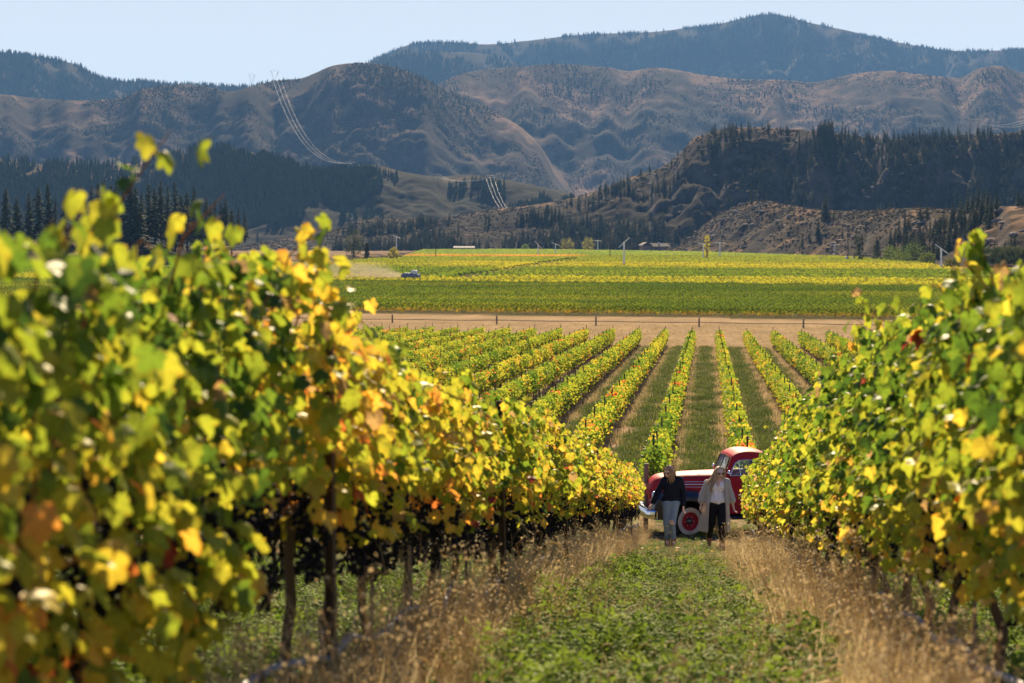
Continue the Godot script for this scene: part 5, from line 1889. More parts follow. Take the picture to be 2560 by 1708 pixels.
		part("headlight_lens", b.mesh(), mat(0.15, Color(0.55, 0.56, 0.56), false), hl)
	# windscreen: frame, centre bar, two panes
	b = Mb.new()
	var wf := [Vector3(-0.905, 1.47, -0.585), Vector3(-1.03, 1.80, -0.535), Vector3(-1.035, 1.825, 0.0), Vector3(-1.03, 1.80, 0.535), Vector3(-0.905, 1.47, 0.585), Vector3(-0.89, 1.465, 0.0), Vector3(-0.905, 1.47, -0.585)]
	b.tube(wf, [0.016, 0.016, 0.016, 0.016, 0.016, 0.016, 0.016], 6)
	b.tube([wf[5], wf[2]], [0.012, 0.012], 6)
	var ws := part("windscreen", b.mesh(), dark, o)
	for s in [0, 1]:
		b = Mb.new()
		var e := [wf[0], wf[1], wf[2], wf[5]] if s == 0 else [wf[5], wf[2], wf[3], wf[4]]
		b.q(b.p(e[0]), b.p(e[1]), b.p(e[2]), b.p(e[3]))
		part("pane", b.mesh(null, false), M.glass, ws)
	# cowl between bonnet and windscreen, back wall, floor, seat, steering wheel
	b = Mb.new()
	b.box(Vector3(-0.94, 1.0, 0), Vector3(0.10, 0.93, 1.28), Basis.IDENTITY, Color.WHITE, 0.03)
	part("cowl", b.mesh(null, false), red, o)
	b = Mb.new()
	b.box(Vector3(-2.05, 0.95, 0), Vector3(0.06, 0.95, 1.46), Basis.IDENTITY, Color.WHITE, 0.02)
	b.box(Vector3(-2.03, 1.74, 0), Vector3(0.05, 0.12, 1.2), Basis.IDENTITY, Color.WHITE, 0.02)
	for s in [-1.0, 1.0]: b.box(Vector3(-2.05, 1.55, s * 0.58), Vector3(0.05, 0.32, 0.22), Basis.IDENTITY, Color.WHITE, 0.02)
	part("back_wall", b.mesh(null, false), red, o)
	b = Mb.new()
	b.box(Vector3(-1.5, 0.53, 0), Vector3(1.1, 0.06, 1.4))
	part("cab_floor", b.mesh(null, false), dark, o)
	b = Mb.new()
	b.box(Vector3(-1.72, 0.86, 0), Vector3(0.5, 0.2, 1.3), Basis.IDENTITY, Color.WHITE, 0.06)
	b.box(Vector3(-1.94, 1.15, 0), Vector3(0.12, 0.5, 1.3), Basis(Vector3.BACK, 0.15), Color.WHITE, 0.05)
	part("bench_seat", b.mesh(null, false), mat(0.8, Color(0.10, 0.065, 0.045), false), o)
	b = Mb.new()
	var ring: Array = []
	var rr: Array = []
	for k in 25:
		var w := TAU * k / 24
		ring.append(Vector3(-1.28, 1.27, -0.34) + Vector3(-sin(w) * 0.11, sin(w) * 0.17, cos(w) * 0.2))
		rr.append(0.012)
	b.tube(ring, rr, 6)
	b.tube([Vector3(-1.28, 1.27, -0.34), Vector3(-0.98, 1.08, -0.34)], [0.02, 0.02], 6)
	part("steering_wheel", b.mesh(), dark, o)
	# bumper: a curved chrome bar with its wrapped ends, and brackets
	rows = []
	for k in 25:
		var z := lerpf(-0.92, 0.92, k / 24.0)
		var x := 1.02 - 0.10 * pow(absf(z) / 0.92, 2.0) - 0.14 * smoothstep(0.78, 0.92, absf(z))
		var r: Array = []
		for j in 13:
			var w := TAU * j / 12.0
			r.append(Vector3(x + cos(w) * 0.035 * (1.0 + 0.4 * cos(w)), 0.52 + signf(sin(w)) * pow(absf(sin(w)), 0.7) * 0.105, z))
		rows.append(r)
	flat_skin(rows, true, chrome, "bumper", o)
	for s in [-1.0, 1.0]:
		b = Mb.new()
		b.tube([Vector3(1.0, 0.50, s * 0.4), Vector3(0.4, 0.50, s * 0.4)], [0.03, 0.03], 6)
		part("bumper_bracket", b.mesh(), dark, o)
	b = Mb.new()
	b.box(Vector3(0.90, 0.64, 0), Vector3(0.14, 0.02, 1.5), Basis.IDENTITY, Color.WHITE, 0.006)
	part("splash_apron", b.mesh(null, false), chrome, o)
	# load bed
	for s in [-1.0, 1.0]:
		b = Mb.new()
		b.box(Vector3(-3.05, 0.98, s * 0.70), Vector3(1.85, 0.52, 0.05), Basis.IDENTITY, Color.WHITE, 0.02)
		b.tube([Vector3(-2.13, 1.25, s * 0.72), Vector3(-3.97, 1.25, s * 0.72)], [0.03, 0.03], 8)
		part("bed_side", b.mesh(null, false), red, o)
	b = Mb.new()
	b.box(Vector3(-3.96, 0.98, 0), Vector3(0.05, 0.5, 1.34), Basis.IDENTITY, Color.WHITE, 0.02)
	part("tailgate", b.mesh(null, false), red, o)
	b = Mb.new()
	b.box(Vector3(-3.05, 0.74, 0), Vector3(1.85, 0.05, 1.36))
	part("bed_floor", b.mesh(null, false), M.wood, o)
	b = Mb.new()
	for s in [-1.0, 1.0]: b.box(Vector3(-1.5, 0.45, s * 0.36), Vector3(4.6, 0.14, 0.07))
	b.tube([Vector3(0, 0.36, -0.7), Vector3(0, 0.36, 0.7)], [0.04, 0.04], 8)
	b.tube([Vector3(-2.9, 0.36, -0.7), Vector3(-2.9, 0.36, 0.7)], [0.05, 0.05], 8)
	b.box(Vector3(-0.05, 0.72, 0), Vector3(0.9, 0.5, 0.55), Basis.IDENTITY, Color.WHITE, 0.05)
	part("chassis", b.mesh(null, false), dark, o)
	# wheels: tyre, whitewall, red rim, hub cap, studs
	for x in [0.0, -2.9]:
		for s in [-1.0, 1.0]:
			var turn := 0.30 if x == 0.0 else 0.0
			var basis := Basis(Vector3.UP, turn - 0.0) * Basis(Vector3.UP, 0.0 if s > 0 else PI)
			var wnode := Node3D.new()
			wnode.name = "wheel"
			o.add_child(wnode, true)
			wnode.transform = Transform3D(basis, Vector3(x, 0.345, s * 0.74))
			b = Mb.new()
			lathe(b, [[0.22, -0.09], [0.31, -0.10], [0.345, -0.075], [0.352, -0.04], [0.352, 0.04], [0.345, 0.075], [0.325, 0.095]], 40)
			part("tyre", b.mesh(), rubber, wnode)
			b = Mb.new()
			lathe(b, [[0.325, 0.095], [0.295, 0.104], [0.25, 0.102], [0.232, 0.088]], 40)
			part("whitewall", b.mesh(), cream, wnode)
			b = Mb.new()
			lathe(b, [[0.236, 0.086], [0.230, 0.092], [0.222, 0.088], [0.215, 0.06], [0.20, 0.03], [0.165, 0.018], [0.14, 0.035], [0.095, 0.05], [0.085, 0.05], [0.08, 0.03]], 40)
			part("rim", b.mesh(), red, wnode)
			b = Mb.new()
			lathe(b, [[0.226, 0.095], [0.221, 0.101], [0.216, 0.097], [0.218, 0.09]], 40)
			part("trim_ring", b.mesh(), mat(0.4, Color(0.55, 0.45, 0.35), false), wnode)
			b = Mb.new()
			lathe(b, [[0.082, 0.03], [0.078, 0.06], [0.06, 0.085], [0.03, 0.097], [0.0, 0.10]], 24)
			part("hub_cap", b.mesh(), mat(0.3, Color(0.10, 0.10, 0.10), false, 0.0, 0.7), wnode)
			for k in 6:
				b = Mb.new()
				var w := TAU * k / 6
				b.tube([Vector3(cos(w) * 0.112, sin(w) * 0.112, 0.04), Vector3(cos(w) * 0.112, sin(w) * 0.112, 0.066)], [0.014, 0.010], 6)
				part("wheel_nut", b.mesh(), cream, wnode)

func front_fender(o: Node3D, s: float, m: Material) -> void:
	var top := PackedVector2Array([Vector2(-0.98, 0.44), Vector2(-0.85, 0.58), Vector2(-0.7, 0.78), Vector2(-0.5, 0.95), Vector2(-0.25, 1.03), Vector2(0.0, 1.055), Vector2(0.3, 1.06), Vector2(0.55, 1.045), Vector2(0.72, 0.97), Vector2(0.81, 0.84), Vector2(0.84, 0.66)])
	var rows: Array = []
	for k in 49:
		var x := lerpf(-0.98, 0.84, k / 48.0)
		var h := smooth_table(top, x)
		var low := 0.40
		if absf(x) < 0.46: low = 0.36 + sqrt(0.46 * 0.46 - x * x)
		low = minf(low, h - 0.03)
		var out := 0.93 - 0.10 * smoothstep(0.55, 0.84, x)
		var r: Array = [Vector3(x, h - 0.03, s * 0.44)]
		for j in 9:
			var w := PI / 2 * j / 8.0
			r.append(Vector3(x, lerpf(maxf(h - 0.16, low), h, cos(w)), s * (0.62 + (out - 0.62) * sin(w))))
		r.append(Vector3(x, lerpf(maxf(h - 0.16, low), low, 0.5), s * (out + 0.012)))
		r.append(Vector3(x, low, s * (out + 0.008)))
		r.append(Vector3(x, low - 0.004, s * (out - 0.035)))
		rows.append(r)
	flat_skin(rows, s > 0, m, "front_fender", o)

func rear_fender(o: Node3D, s: float, m: Material) -> void:
	var rows: Array = []
	for k in 33:
		var w := PI * k / 32.0
		var r: Array = []
		for j in 9:
			var t := PI / 2 * j / 8.0
			var rad := 0.44 + 0.10 * cos(t)
			r.append(Vector3(-2.9 + cos(w) * rad * 1.12, 0.33 + sin(w) * rad * 1.12, s * (0.72 + 0.21 * sin(t))))
		rows.append(r)
	flat_skin(rows, s < 0, m, "rear_fender", o)

# ---------------------------------------------------------------- the two women
# A body as a field: each bone is a tapered capsule, joined by a smooth minimum, skinned with surface nets.
func field_skin(b: Mb, bones: Array, cell: float, blend: float, tint: Callable) -> void:
	var lo := Vector3(1e9, 1e9, 1e9)
	var hi := -lo
	var pad := cell * 3.0 + blend * 0.5
	for n in bones:
		var r: float = maxf(n[2], n[3]) + pad
		lo = lo.min((n[0] as Vector3).min(n[1]) - Vector3.ONE * r)
		hi = hi.max((n[0] as Vector3).max(n[1]) + Vector3.ONE * r)
	var nx := int((hi.x - lo.x) / cell) + 2
	var ny := int((hi.y - lo.y) / cell) + 2
	var nz := int((hi.z - lo.z) / cell) + 2
	var f := PackedFloat32Array()
	f.resize(nx * ny * nz)
	f.fill(9.0)
	for n in bones:
		var a: Vector3 = n[0]
		var ab: Vector3 = n[1] - a
		var ra: float = n[2]
		var rb: float = n[3]
		var flat: float = n[4] if n.size() > 4 else 1.0      # < 1: thinner front to back
		var ll := maxf(ab.length_squared(), 1e-9)
		var reach := maxf(ra, rb) + pad
		var i0 := Vector3i(((a.min(n[1]) - Vector3.ONE * reach - lo) / cell).floor())
		var i1 := Vector3i(((a.max(n[1]) + Vector3.ONE * reach - lo) / cell).ceil())
		for iz in range(maxi(i0.z, 0), mini(i1.z + 1, nz)):
			for iy in range(maxi(i0.y, 0), mini(i1.y + 1, ny)):
				var k := (iz * ny + iy) * nx
				for ix in range(maxi(i0.x, 0), mini(i1.x + 1, nx)):
					var q := lo + Vector3(ix, iy, iz) * cell - a
					var t := clampf(q.dot(ab) / ll, 0.0, 1.0)
					var e := q - ab * t
					if flat != 1.0: e.z /= flat
					var dd := e.length() - lerpf(ra, rb, t)
					var old := f[k + ix]
					var h := maxf(blend - absf(old - dd), 0.0) / blend
					f[k + ix] = minf(old, dd) - h * h * blend * 0.25
	var id := PackedInt32Array()
	id.resize(nx * ny * nz)
	id.fill(-1)
	var offs := [0, 1, nx, nx + 1, nx * ny, nx * ny + 1, nx * ny + nx, nx * ny + nx + 1]
	var corner := [Vector3(0, 0, 0), Vector3(1, 0, 0), Vector3(0, 1, 0), Vector3(1, 1, 0), Vector3(0, 0, 1), Vector3(1, 0, 1), Vector3(0, 1, 1), Vector3(1, 1, 1)]
	var edges := [[0, 1], [2, 3], [4, 5], [6, 7], [0, 2], [1, 3], [4, 6], [5, 7], [0, 4], [1, 5], [2, 6], [3, 7]]
	var near := cell * 1.8
	for iz in nz - 1:
		for iy in ny - 1:
			var row := (iz * ny + iy) * nx
			for ix in nx - 1:
				var k := row + ix
				if absf(f[k]) > near: continue
				var inside := 0
				for c in 8:
					if f[k + offs[c]] < 0.0: inside += 1
				if inside == 0 or inside == 8: continue
				var sum := Vector3.ZERO
				var cnt := 0
				for e in edges:
					var fa := f[k + offs[e[0]]]
					var fb := f[k + offs[e[1]]]
					if (fa < 0.0) != (fb < 0.0):
						sum += (corner[e[0]] as Vector3).lerp(corner[e[1]], fa / (fa - fb))
						cnt += 1
				var at := lo + (Vector3(ix, iy, iz) + sum / cnt) * cell
				id[k] = b.p(at, tint.call(at))
	var step := [1, nx, nx * ny]
	for iz in range(1, nz - 1):
		for iy in range(1, ny - 1):
			var row := (iz * ny + iy) * nx
			for ix in range(1, nx - 1):
				var k := row + ix
				var s := f[k]
				if absf(s) > near: continue
				for ax in 3:
					if (s < 0.0) == (f[k + step[ax]] < 0.0): continue
					var u: int = step[(ax + 1) % 3]
					var w: int = step[(ax + 2) % 3]
					var q0 := id[k]
					var q1 := id[k - u]
					var q2 := id[k - u - w]
					var q3 := id[k - w]
					if q0 < 0 or q1 < 0 or q2 < 0 or q3 < 0: continue
					if s < 0.0: b.q(q0, q3, q2, q1)
					else: b.q(q0, q1, q2, q3)

func shell(called: String, bones: Array, cell: float, blend: float, m: Material, o: Node3D, tint: Callable = func(_p): return Color.WHITE) -> MeshInstance3D:
	var b := Mb.new()
	field_skin(b, bones, cell, blend, tint)
	return part(called, b.mesh(), m, o)

# a relaxed hand: palm, four bent fingers of different lengths, a thumb from the palm's side
func hand_bones(wrist: Vector3, along: Vector3, thumb: Vector3, curl: float) -> Array:
	var y := along.normalized()
	var x := (thumb - y * thumb.dot(y)).normalized()
	var z := x.cross(y)
	var out: Array = []
	for k in 4:
		var w := 0.028 - 0.0185 * k
		out.append([wrist + y * 0.005 + x * w * 0.6, wrist + y * 0.075 + x * w, 0.013, 0.0105])
		var root := wrist + y * 0.078 + x * w
		var l: float = [0.068, 0.076, 0.070, 0.054][k]
		var d1 := (y * cos(curl) + z * sin(curl) + x * (0.10 - 0.07 * k)).normalized()
		var d2 := (y * cos(curl * 2.4) + z * sin(curl * 2.4)).normalized()
		out.append([root, root + d1 * l * 0.5, 0.0092, 0.0085])
		out.append([root + d1 * l * 0.5, root + d1 * l * 0.5 + d2 * l * 0.5, 0.0085, 0.007])
	var tr := wrist + y * 0.025 + x * 0.026
	var td := (x * 0.75 + y * 0.75 + z * 0.25).normalized()
	out.append([wrist + y * 0.01 + x * 0.012, tr, 0.014, 0.013])
	out.append([tr, tr + td * 0.034, 0.012, 0.010])
	out.append([tr + td * 0.034, tr + td * 0.034 + (td + y * 0.6).normalized() * 0.028, 0.0098, 0.008])
	return out

# head: skull, jaw, nose, brow, lips, ears; c its centre, basis turns it (z is where the face looks)
func head_bones(c: Vector3, t: Basis) -> Array:
	var at := func(x, y, z): return c + t * Vector3(x, y, z)
	return [
		[at.call(0, 0.035, -0.018), at.call(0, 0.03, 0.018), 0.080, 0.076], [at.call(0, -0.03, 0.025), at.call(0, -0.07, 0.042), 0.060, 0.040], [at.call(-0.02, -0.085, 0.058), at.call(0.02, -0.085, 0.058), 0.022, 0.022],
		[at.call(0, 0.012, 0.088), at.call(0, -0.028, 0.104), 0.010, 0.0125], [at.call(-0.032, 0.02, 0.078), at.call(0.032, 0.02, 0.078), 0.014, 0.014], [at.call(-0.016, -0.058, 0.086), at.call(0.016, -0.058, 0.086), 0.0085, 0.0085],
		[at.call(-0.016, -0.066, 0.084), at.call(0.016, -0.066, 0.084), 0.008, 0.008], [at.call(-0.035, -0.02, 0.062), at.call(-0.032, -0.03, 0.066), 0.024, 0.022], [at.call(0.035, -0.02, 0.062), at.call(0.032, -0.03, 0.066), 0.024, 0.022],
		[at.call(-0.077, 0.01, -0.005), at.call(-0.077, -0.03, 0.004), 0.014, 0.010], [at.call(0.077, 0.01, -0.005), at.call(0.077, -0.03, 0.004), 0.014, 0.010]]

func face_tint(c: Vector3, t: Basis, skin_tone: Color) -> Callable:
	var inv := t.inverse()
	return func(p):
		var q: Vector3 = inv * (p - c)
		var col := skin_tone
		if absf(q.x) < 0.026 and absf(q.y + 0.062) < 0.0105 and q.z > 0.07: col = Color(0.36, 0.13, 0.11)
		elif q.z > 0.05 and absf(absf(q.x) - 0.042) < 0.02 and absf(q.y + 0.03) < 0.02: col = skin_tone.lerp(Color(0.50, 0.20, 0.15), 0.35)
		return col

func sunglasses(o: Node3D, c: Vector3, t: Basis) -> void:
	var frame := mat(0.25, Color(0.012, 0.011, 0.012), false)
	var b := Mb.new()
	b.tube([c + t * Vector3(-0.075, 0.024, -0.005), c + t * Vector3(-0.068, 0.024, 0.07), c + t * Vector3(-0.03, 0.03, 0.098), c + t * Vector3(0.03, 0.03, 0.098), c + t * Vector3(0.068, 0.024, 0.07), c + t * Vector3(0.075, 0.024, -0.005)], [0.004, 0.005, 0.005, 0.005, 0.005, 0.004], 6)
	var g := part("sunglasses", b.mesh(), frame, o)
	for s in [-1.0, 1.0]:
		b = Mb.new()
		var ids: Array = []
		var mid := b.p(c + t * Vector3(s * 0.034, 0.008, 0.102))
		for k in 16:
			var w := TAU * k / 16
			ids.append(b.p(c + t * Vector3(s * 0.034 + cos(w) * 0.026, 0.010 + sin(w) * 0.020, 0.097 - 0.012 * absf(s * 0.034 + cos(w) * 0.029) / 0.06)))
		for k in 16:
			b.t(mid, ids[(k + 1) % 16], ids[k])
		part("lens", b.mesh(), frame, g)

# strands of hair: many thin tapering locks from crown to tip
func hair(o: Node3D, c: Vector3, t: Basis, locks: Array, m: Material, seed_: int, n: int) -> void:
	rng.seed = seed_
	var b := Mb.new()
	for k in n:
		var l: Array = locks[k % locks.size()]
		var tone := Color.WHITE * rnd(0.65, 1.25)
		var jit := func(s: float) -> Vector3: return Vector3(rng.randfn(), rng.randfn(), rng.randfn()) * s
		var pts: Array = []
		var rad: Array = []
		var off: Vector3 = jit.call(0.012)
		for j in l.size():
			var f := float(j) / (l.size() - 1)
			pts.append(c + t * (l[j] as Vector3) + off * (0.4 + f * 1.2) + jit.call(0.004 + 0.010 * f))
			rad.append(lerpf(0.009, 0.0025, f * f))
		b.tube(pts, rad, 5, tone)
	part("hair", b.mesh(), m, o)
	rng.seed = 99

func boots(o: Node3D, m: Material, ankles: Array, toes: Array) -> void:
	for k in 2:
		var a: Vector3 = ankles[k]
		var e: Vector3 = toes[k]
		var heel := Vector3(a.x, e.y, a.z) - (Vector3(e.x, 0, e.z) - Vector3(a.x, 0, a.z)).normalized() * 0.045
		shell("boot", [[a + Vector3(0, 0.10, 0), a, 0.058, 0.050], [a, heel + Vector3(0, 0.025, 0), 0.048, 0.038], [heel + Vector3(0, 0.02, 0), e + Vector3(0, 0.018, 0), 0.036, 0.034], [a, e.lerp(a, 0.35), 0.045, 0.036]], 0.009, 0.03, m, o)

func people() -> void:
	var skin_tone := Color(0.72, 0.49, 0.37)
	var skin_m := mat(0.55, Color.WHITE, true, 0.0, 0.0, 0.4)
	skin_m.subsurf_scatter_enabled = true
	skin_m.subsurf_scatter_strength = 0.08
	# ---- left woman: navy jumper, torn pale jeans, looking down at the vines, one arm out
	var at := Vector3(-0.515, 0, -40.0)
	at.x = ahead((671.5 - 512.0) / LENS, 40.2).x
	at.z = ahead((671.5 - 512.0) / LENS, 40.2).z
	at.y = ground(at.x, at.z)
	var o := thing("person", "woman in a navy jumper and torn pale jeans looking down and reaching towards the vines", "person", at, YAW)
	var hc := Vector3(-0.035, 1.545, 0.035)
	var ht := Basis(Vector3.UP, -0.75) * Basis(Vector3.RIGHT, 0.38)
	var lh := [Vector3(-0.375, 0.905, 0.10), Vector3(-0.5, -0.45, 0.25), Vector3(0.2, 0.2, 1.0)]
	var rh := [Vector3(0.262, 0.845, 0.05), Vector3(-0.06, -1.0, 0.12), Vector3(-0.4, 0.0, 0.9)]
	var b := Mb.new()
	var tone := func(_p): return skin_tone
	var legs := [[Vector3(-0.075, 0.90, 0), Vector3(-0.078, 0.50, 0.05), 0.082, 0.054], [Vector3(-0.078, 0.50, 0.05), Vector3(-0.058, 0.13, -0.02), 0.052, 0.036], [Vector3(0.092, 0.90, 0), Vector3(0.03, 0.52, 0.09), 0.082, 0.054], [Vector3(0.03, 0.52, 0.09), Vector3(0.062, 0.13, 0.04), 0.052, 0.036]]
	var torso := [[Vector3(-0.06, 0.93, -0.01), Vector3(0.075, 0.93, -0.01), 0.105, 0.105, 0.85], [Vector3(-0.03, 1.10, 0), Vector3(0.07, 1.10, 0), 0.088, 0.088, 0.85], [Vector3(-0.05, 1.28, 0.01), Vector3(0.10, 1.29, 0.01), 0.10, 0.10, 0.85], [Vector3(-0.10, 1.375, 0), Vector3(0.17, 1.385, 0), 0.055, 0.055], [Vector3(0.0, 1.10, 0), Vector3(0.02, 1.3, 0), 0.09, 0.09, 0.8]]
	var arms := [[Vector3(-0.135, 1.37, 0), Vector3(-0.265, 1.12, 0.02), 0.048, 0.036], [Vector3(-0.265, 1.12, 0.02), lh[0], 0.035, 0.023], [Vector3(0.205, 1.375, 0), Vector3(0.268, 1.09, -0.03), 0.048, 0.036], [Vector3(0.268, 1.09, -0.03), rh[0], 0.035, 0.023]]
	var neck := [[Vector3(0.02, 1.38, 0.0), hc + Vector3(0.01, -0.05, -0.015), 0.052, 0.046]]
	var feet := [[Vector3(-0.058, 0.13, -0.02), Vector3(-0.07, 0.04, 0.10), 0.036, 0.025], [Vector3(0.062, 0.13, 0.04), Vector3(0.07, 0.04, 0.16), 0.036, 0.025]]
	field_skin(b, legs + torso + arms + neck + feet, 0.013, 0.05, tone)
	field_skin(b, head_bones(hc, ht) + neck, 0.0055, 0.022, face_tint(hc, ht, skin_tone))
	for h in [lh, rh]: field_skin(b, hand_bones(h[0], h[1], h[2], 0.45), 0.0042, 0.007, tone)
	part("body", b.mesh(), skin_m, o)
	var knit := mat(0.95, Color(0.012, 0.014, 0.028), true, 0.0, 0.0, 0.2)
	var denim := mat(0.9, Color.WHITE, true, 0.0, 0.0, 0.2)
	var js: Array = []
	for n in torso: js.append([n[0], n[1], n[2] + 0.022, n[3] + 0.022, n[4] if n.size() > 4 else 1.0])
	js.remove_at(0)
	js += [[Vector3(-0.07, 0.985, -0.005), Vector3(0.085, 0.985, -0.005), 0.115, 0.115, 0.85]]
	js += [[Vector3(-0.135, 1.365, 0), Vector3(-0.262, 1.13, 0.015), 0.066, 0.058], [Vector3(-0.262, 1.13, 0.015), lh[0] + Vector3(0.02, 0.04, -0.01), 0.057, 0.056], [Vector3(0.2, 1.37, 0), Vector3(0.268, 1.10, -0.03), 0.066, 0.058], [Vector3(0.268, 1.10, -0.03), rh[0] + Vector3(0.0, 0.05, -0.01), 0.058, 0.052], [Vector3(-0.04, 1.41, 0.0), Vector3(0.08, 1.415, 0.0), 0.045, 0.045]]
	# folds
	js += [[Vector3(-0.12, 1.06, 0.08), Vector3(0.02, 1.0, 0.09), 0.02, 0.015], [Vector3(0.14, 1.16, 0.06), Vector3(0.05, 1.05, 0.09), 0.018, 0.014], [Vector3(-0.07, 1.24, 0.08), Vector3(-0.15, 1.12, 0.06), 0.02, 0.012]]
	shell("jumper", js, 0.011, 0.045, knit, o)
	var jn: Array = [[Vector3(-0.055, 0.93, -0.01), Vector3(0.075, 0.93, -0.01), 0.118, 0.118, 0.86]]
	for n in legs: jn.append([n[0], n[1], n[2] + 0.012, n[3] + 0.013])
	jn += [[Vector3(0.02, 0.57, 0.12), Vector3(0.05, 0.47, 0.12), 0.022, 0.02], [Vector3(-0.08, 0.48, 0.07), Vector3(-0.075, 0.40, 0.06), 0.024, 0.02]]
	shell("jeans", jn, 0.010, 0.045, denim, o, func(p):
		var q: Vector3 = p - Vector3(0.012, 0.535, 0.14)
		if absf(q.x + 0.3 * q.y) < 0.046 and absf(q.y) < 0.042 and p.z > 0.10 and absf(q.y - 0.012) > 0.006: return skin_tone
		if absf(p.x + 0.08) < 0.04 and absf(p.y - 0.455) < 0.007 and p.z > 0.07: return Color(0.5, 0.55, 0.6)
		var worn: float = smoothstep(0.03, 0.09, p.z) * 0.5
		return Color(0.12, 0.20, 0.315).lerp(Color(0.25, 0.345, 0.47), worn + 0.2 * bumps.get_noise_2d(p.x * 900.0, p.y * 700.0)))
	boots(o, mat(0.75, Color(0.20, 0.115, 0.07), false), [Vector3(-0.058, 0.085, -0.02), Vector3(0.062, 0.085, 0.04)], [Vector3(-0.085, 0.015, 0.13), Vector3(0.075, 0.015, 0.19)])
	sunglasses(o, hc, ht)
	var blond := mat(0.5, Color(0.42, 0.26, 0.14), true, 0.25, 0.0, 0.5)
	shell("hair_cap", [[hc + ht * Vector3(0, 0.05, -0.03), hc + ht * Vector3(0, 0.05, 0.005), 0.085, 0.080], [hc + ht * Vector3(0, 0.0, -0.045), hc + ht * Vector3(0, -0.08, -0.06), 0.080, 0.058]], 0.008, 0.03, blond, o)
	var locks := [[Vector3(0.0, 0.125, 0.0), Vector3(0.075, 0.07, 0.0), Vector3(0.095, -0.05, 0.02), Vector3(0.085, -0.16, 0.05), Vector3(0.06, -0.25, 0.075)], [Vector3(0.0, 0.125, 0.0), Vector3(0.07, 0.08, 0.03), Vector3(0.088, -0.03, 0.045), Vector3(0.07, -0.14, 0.09), Vector3(0.045, -0.24, 0.11)], [Vector3(0.0, 0.125, -0.01), Vector3(-0.07, 0.08, 0.02), Vector3(-0.09, -0.03, 0.03), Vector3(-0.08, -0.14, 0.06), Vector3(-0.05, -0.2, 0.08)], [Vector3(0.0, 0.125, -0.02), Vector3(0.05, 0.08, -0.085), Vector3(0.06, -0.05, -0.10), Vector3(0.055, -0.17, -0.09)], [Vector3(0.0, 0.125, -0.02), Vector3(-0.05, 0.08, -0.085), Vector3(-0.06, -0.05, -0.10), Vector3(-0.05, -0.17, -0.09)], [Vector3(0.0, 0.125, -0.02), Vector3(0.0, 0.09, -0.11), Vector3(0.0, -0.05, -0.12), Vector3(0.0, -0.18, -0.10)]]
	hair(o, hc, ht, locks, blond, 71, 130)
	# ---- right woman: long grey cardigan, white top, black jeans, mid-stride, looking to her left
	var c2 := ahead((718.0 - 512.0) / LENS, 39.0)
	c2.y = ground(c2.x, c2.z)
	o = thing("person", "woman in a long grey cardigan, white top and black jeans walking towards the camera", "person", c2, YAW)
	o.scale = Vector3.ONE * 0.985
	hc = Vector3(0.052, 1.535, 0.03)
	ht = Basis(Vector3.UP, 0.22) * Basis(Vector3.RIGHT, 0.16)
	lh = [Vector3(-0.318, 0.90, 0.06), Vector3(-0.22, -1.0, 0.1), Vector3(0.3, 0.0, 0.9)]
	rh = [Vector3(0.335, 0.86, 0.0), Vector3(0.25, -1.0, 0.15), Vector3(-0.3, 0.0, 0.9)]
	b = Mb.new()
	legs = [[Vector3(-0.078, 0.90, 0), Vector3(-0.10, 0.53, 0.02), 0.088, 0.058], [Vector3(-0.10, 0.53, 0.02), Vector3(-0.118, 0.19, -0.24), 0.056, 0.038], [Vector3(0.098, 0.90, 0), Vector3(0.088, 0.52, 0.12), 0.088, 0.058], [Vector3(0.088, 0.52, 0.12), Vector3(0.10, 0.12, 0.10), 0.056, 0.038]]
	torso = [[Vector3(-0.065, 0.93, -0.01), Vector3(0.085, 0.93, -0.01), 0.108, 0.108, 0.85], [Vector3(-0.05, 1.10, 0), Vector3(0.07, 1.10, 0), 0.085, 0.085, 0.85], [Vector3(-0.065, 1.26, 0.015), Vector3(0.085, 1.265, 0.015), 0.095, 0.095, 0.85], [Vector3(-0.14, 1.335, 0), Vector3(0.155, 1.36, 0), 0.055, 0.055], [Vector3(0.0, 1.10, 0), Vector3(0.02, 1.3, 0), 0.09, 0.09, 0.8]]
	arms = [[Vector3(-0.18, 1.33, 0), Vector3(-0.285, 1.08, 0.0), 0.050, 0.038], [Vector3(-0.285, 1.08, 0.0), lh[0], 0.037, 0.024], [Vector3(0.195, 1.355, 0), Vector3(0.285, 1.08, -0.03), 0.050, 0.038], [Vector3(0.285, 1.08, -0.03), rh[0], 0.037, 0.024]]
	neck = [[Vector3(0.02, 1.35, -0.005), hc + Vector3(0.0, -0.05, -0.015), 0.054, 0.047]]
	feet = [[Vector3(-0.118, 0.19, -0.24), Vector3(-0.12, 0.06, -0.16), 0.036, 0.025], [Vector3(0.10, 0.12, 0.10), Vector3(0.11, 0.04, 0.22), 0.036, 0.025]]
	field_skin(b, legs + torso + arms + neck + feet, 0.013, 0.05, tone)
	field_skin(b, head_bones(hc, ht) + neck, 0.0055, 0.022, face_tint(hc, ht, skin_tone))
	for h in [lh, rh]: field_skin(b, hand_bones(h[0], h[1], h[2], 0.4), 0.0042, 0.007, tone)
	part("body", b.mesh(), skin_m, o)
	var top: Array = []
	for n in torso: top.append([n[0], n[1], n[2] + 0.012, n[3] + 0.012, n[4] if n.size() > 4 else 1.0])
	top[3] = [Vector3(-0.12, 1.335, 0), Vector3(-0.085, 1.37, 0), 0.06, 0.05]
	top.append([Vector3(0.10, 1.36, 0), Vector3(0.14, 1.345, 0), 0.05, 0.06])
	top[0] = [Vector3(-0.06, 0.985, 0.0), Vector3(0.08, 0.985, 0.0), 0.122, 0.122, 0.86]
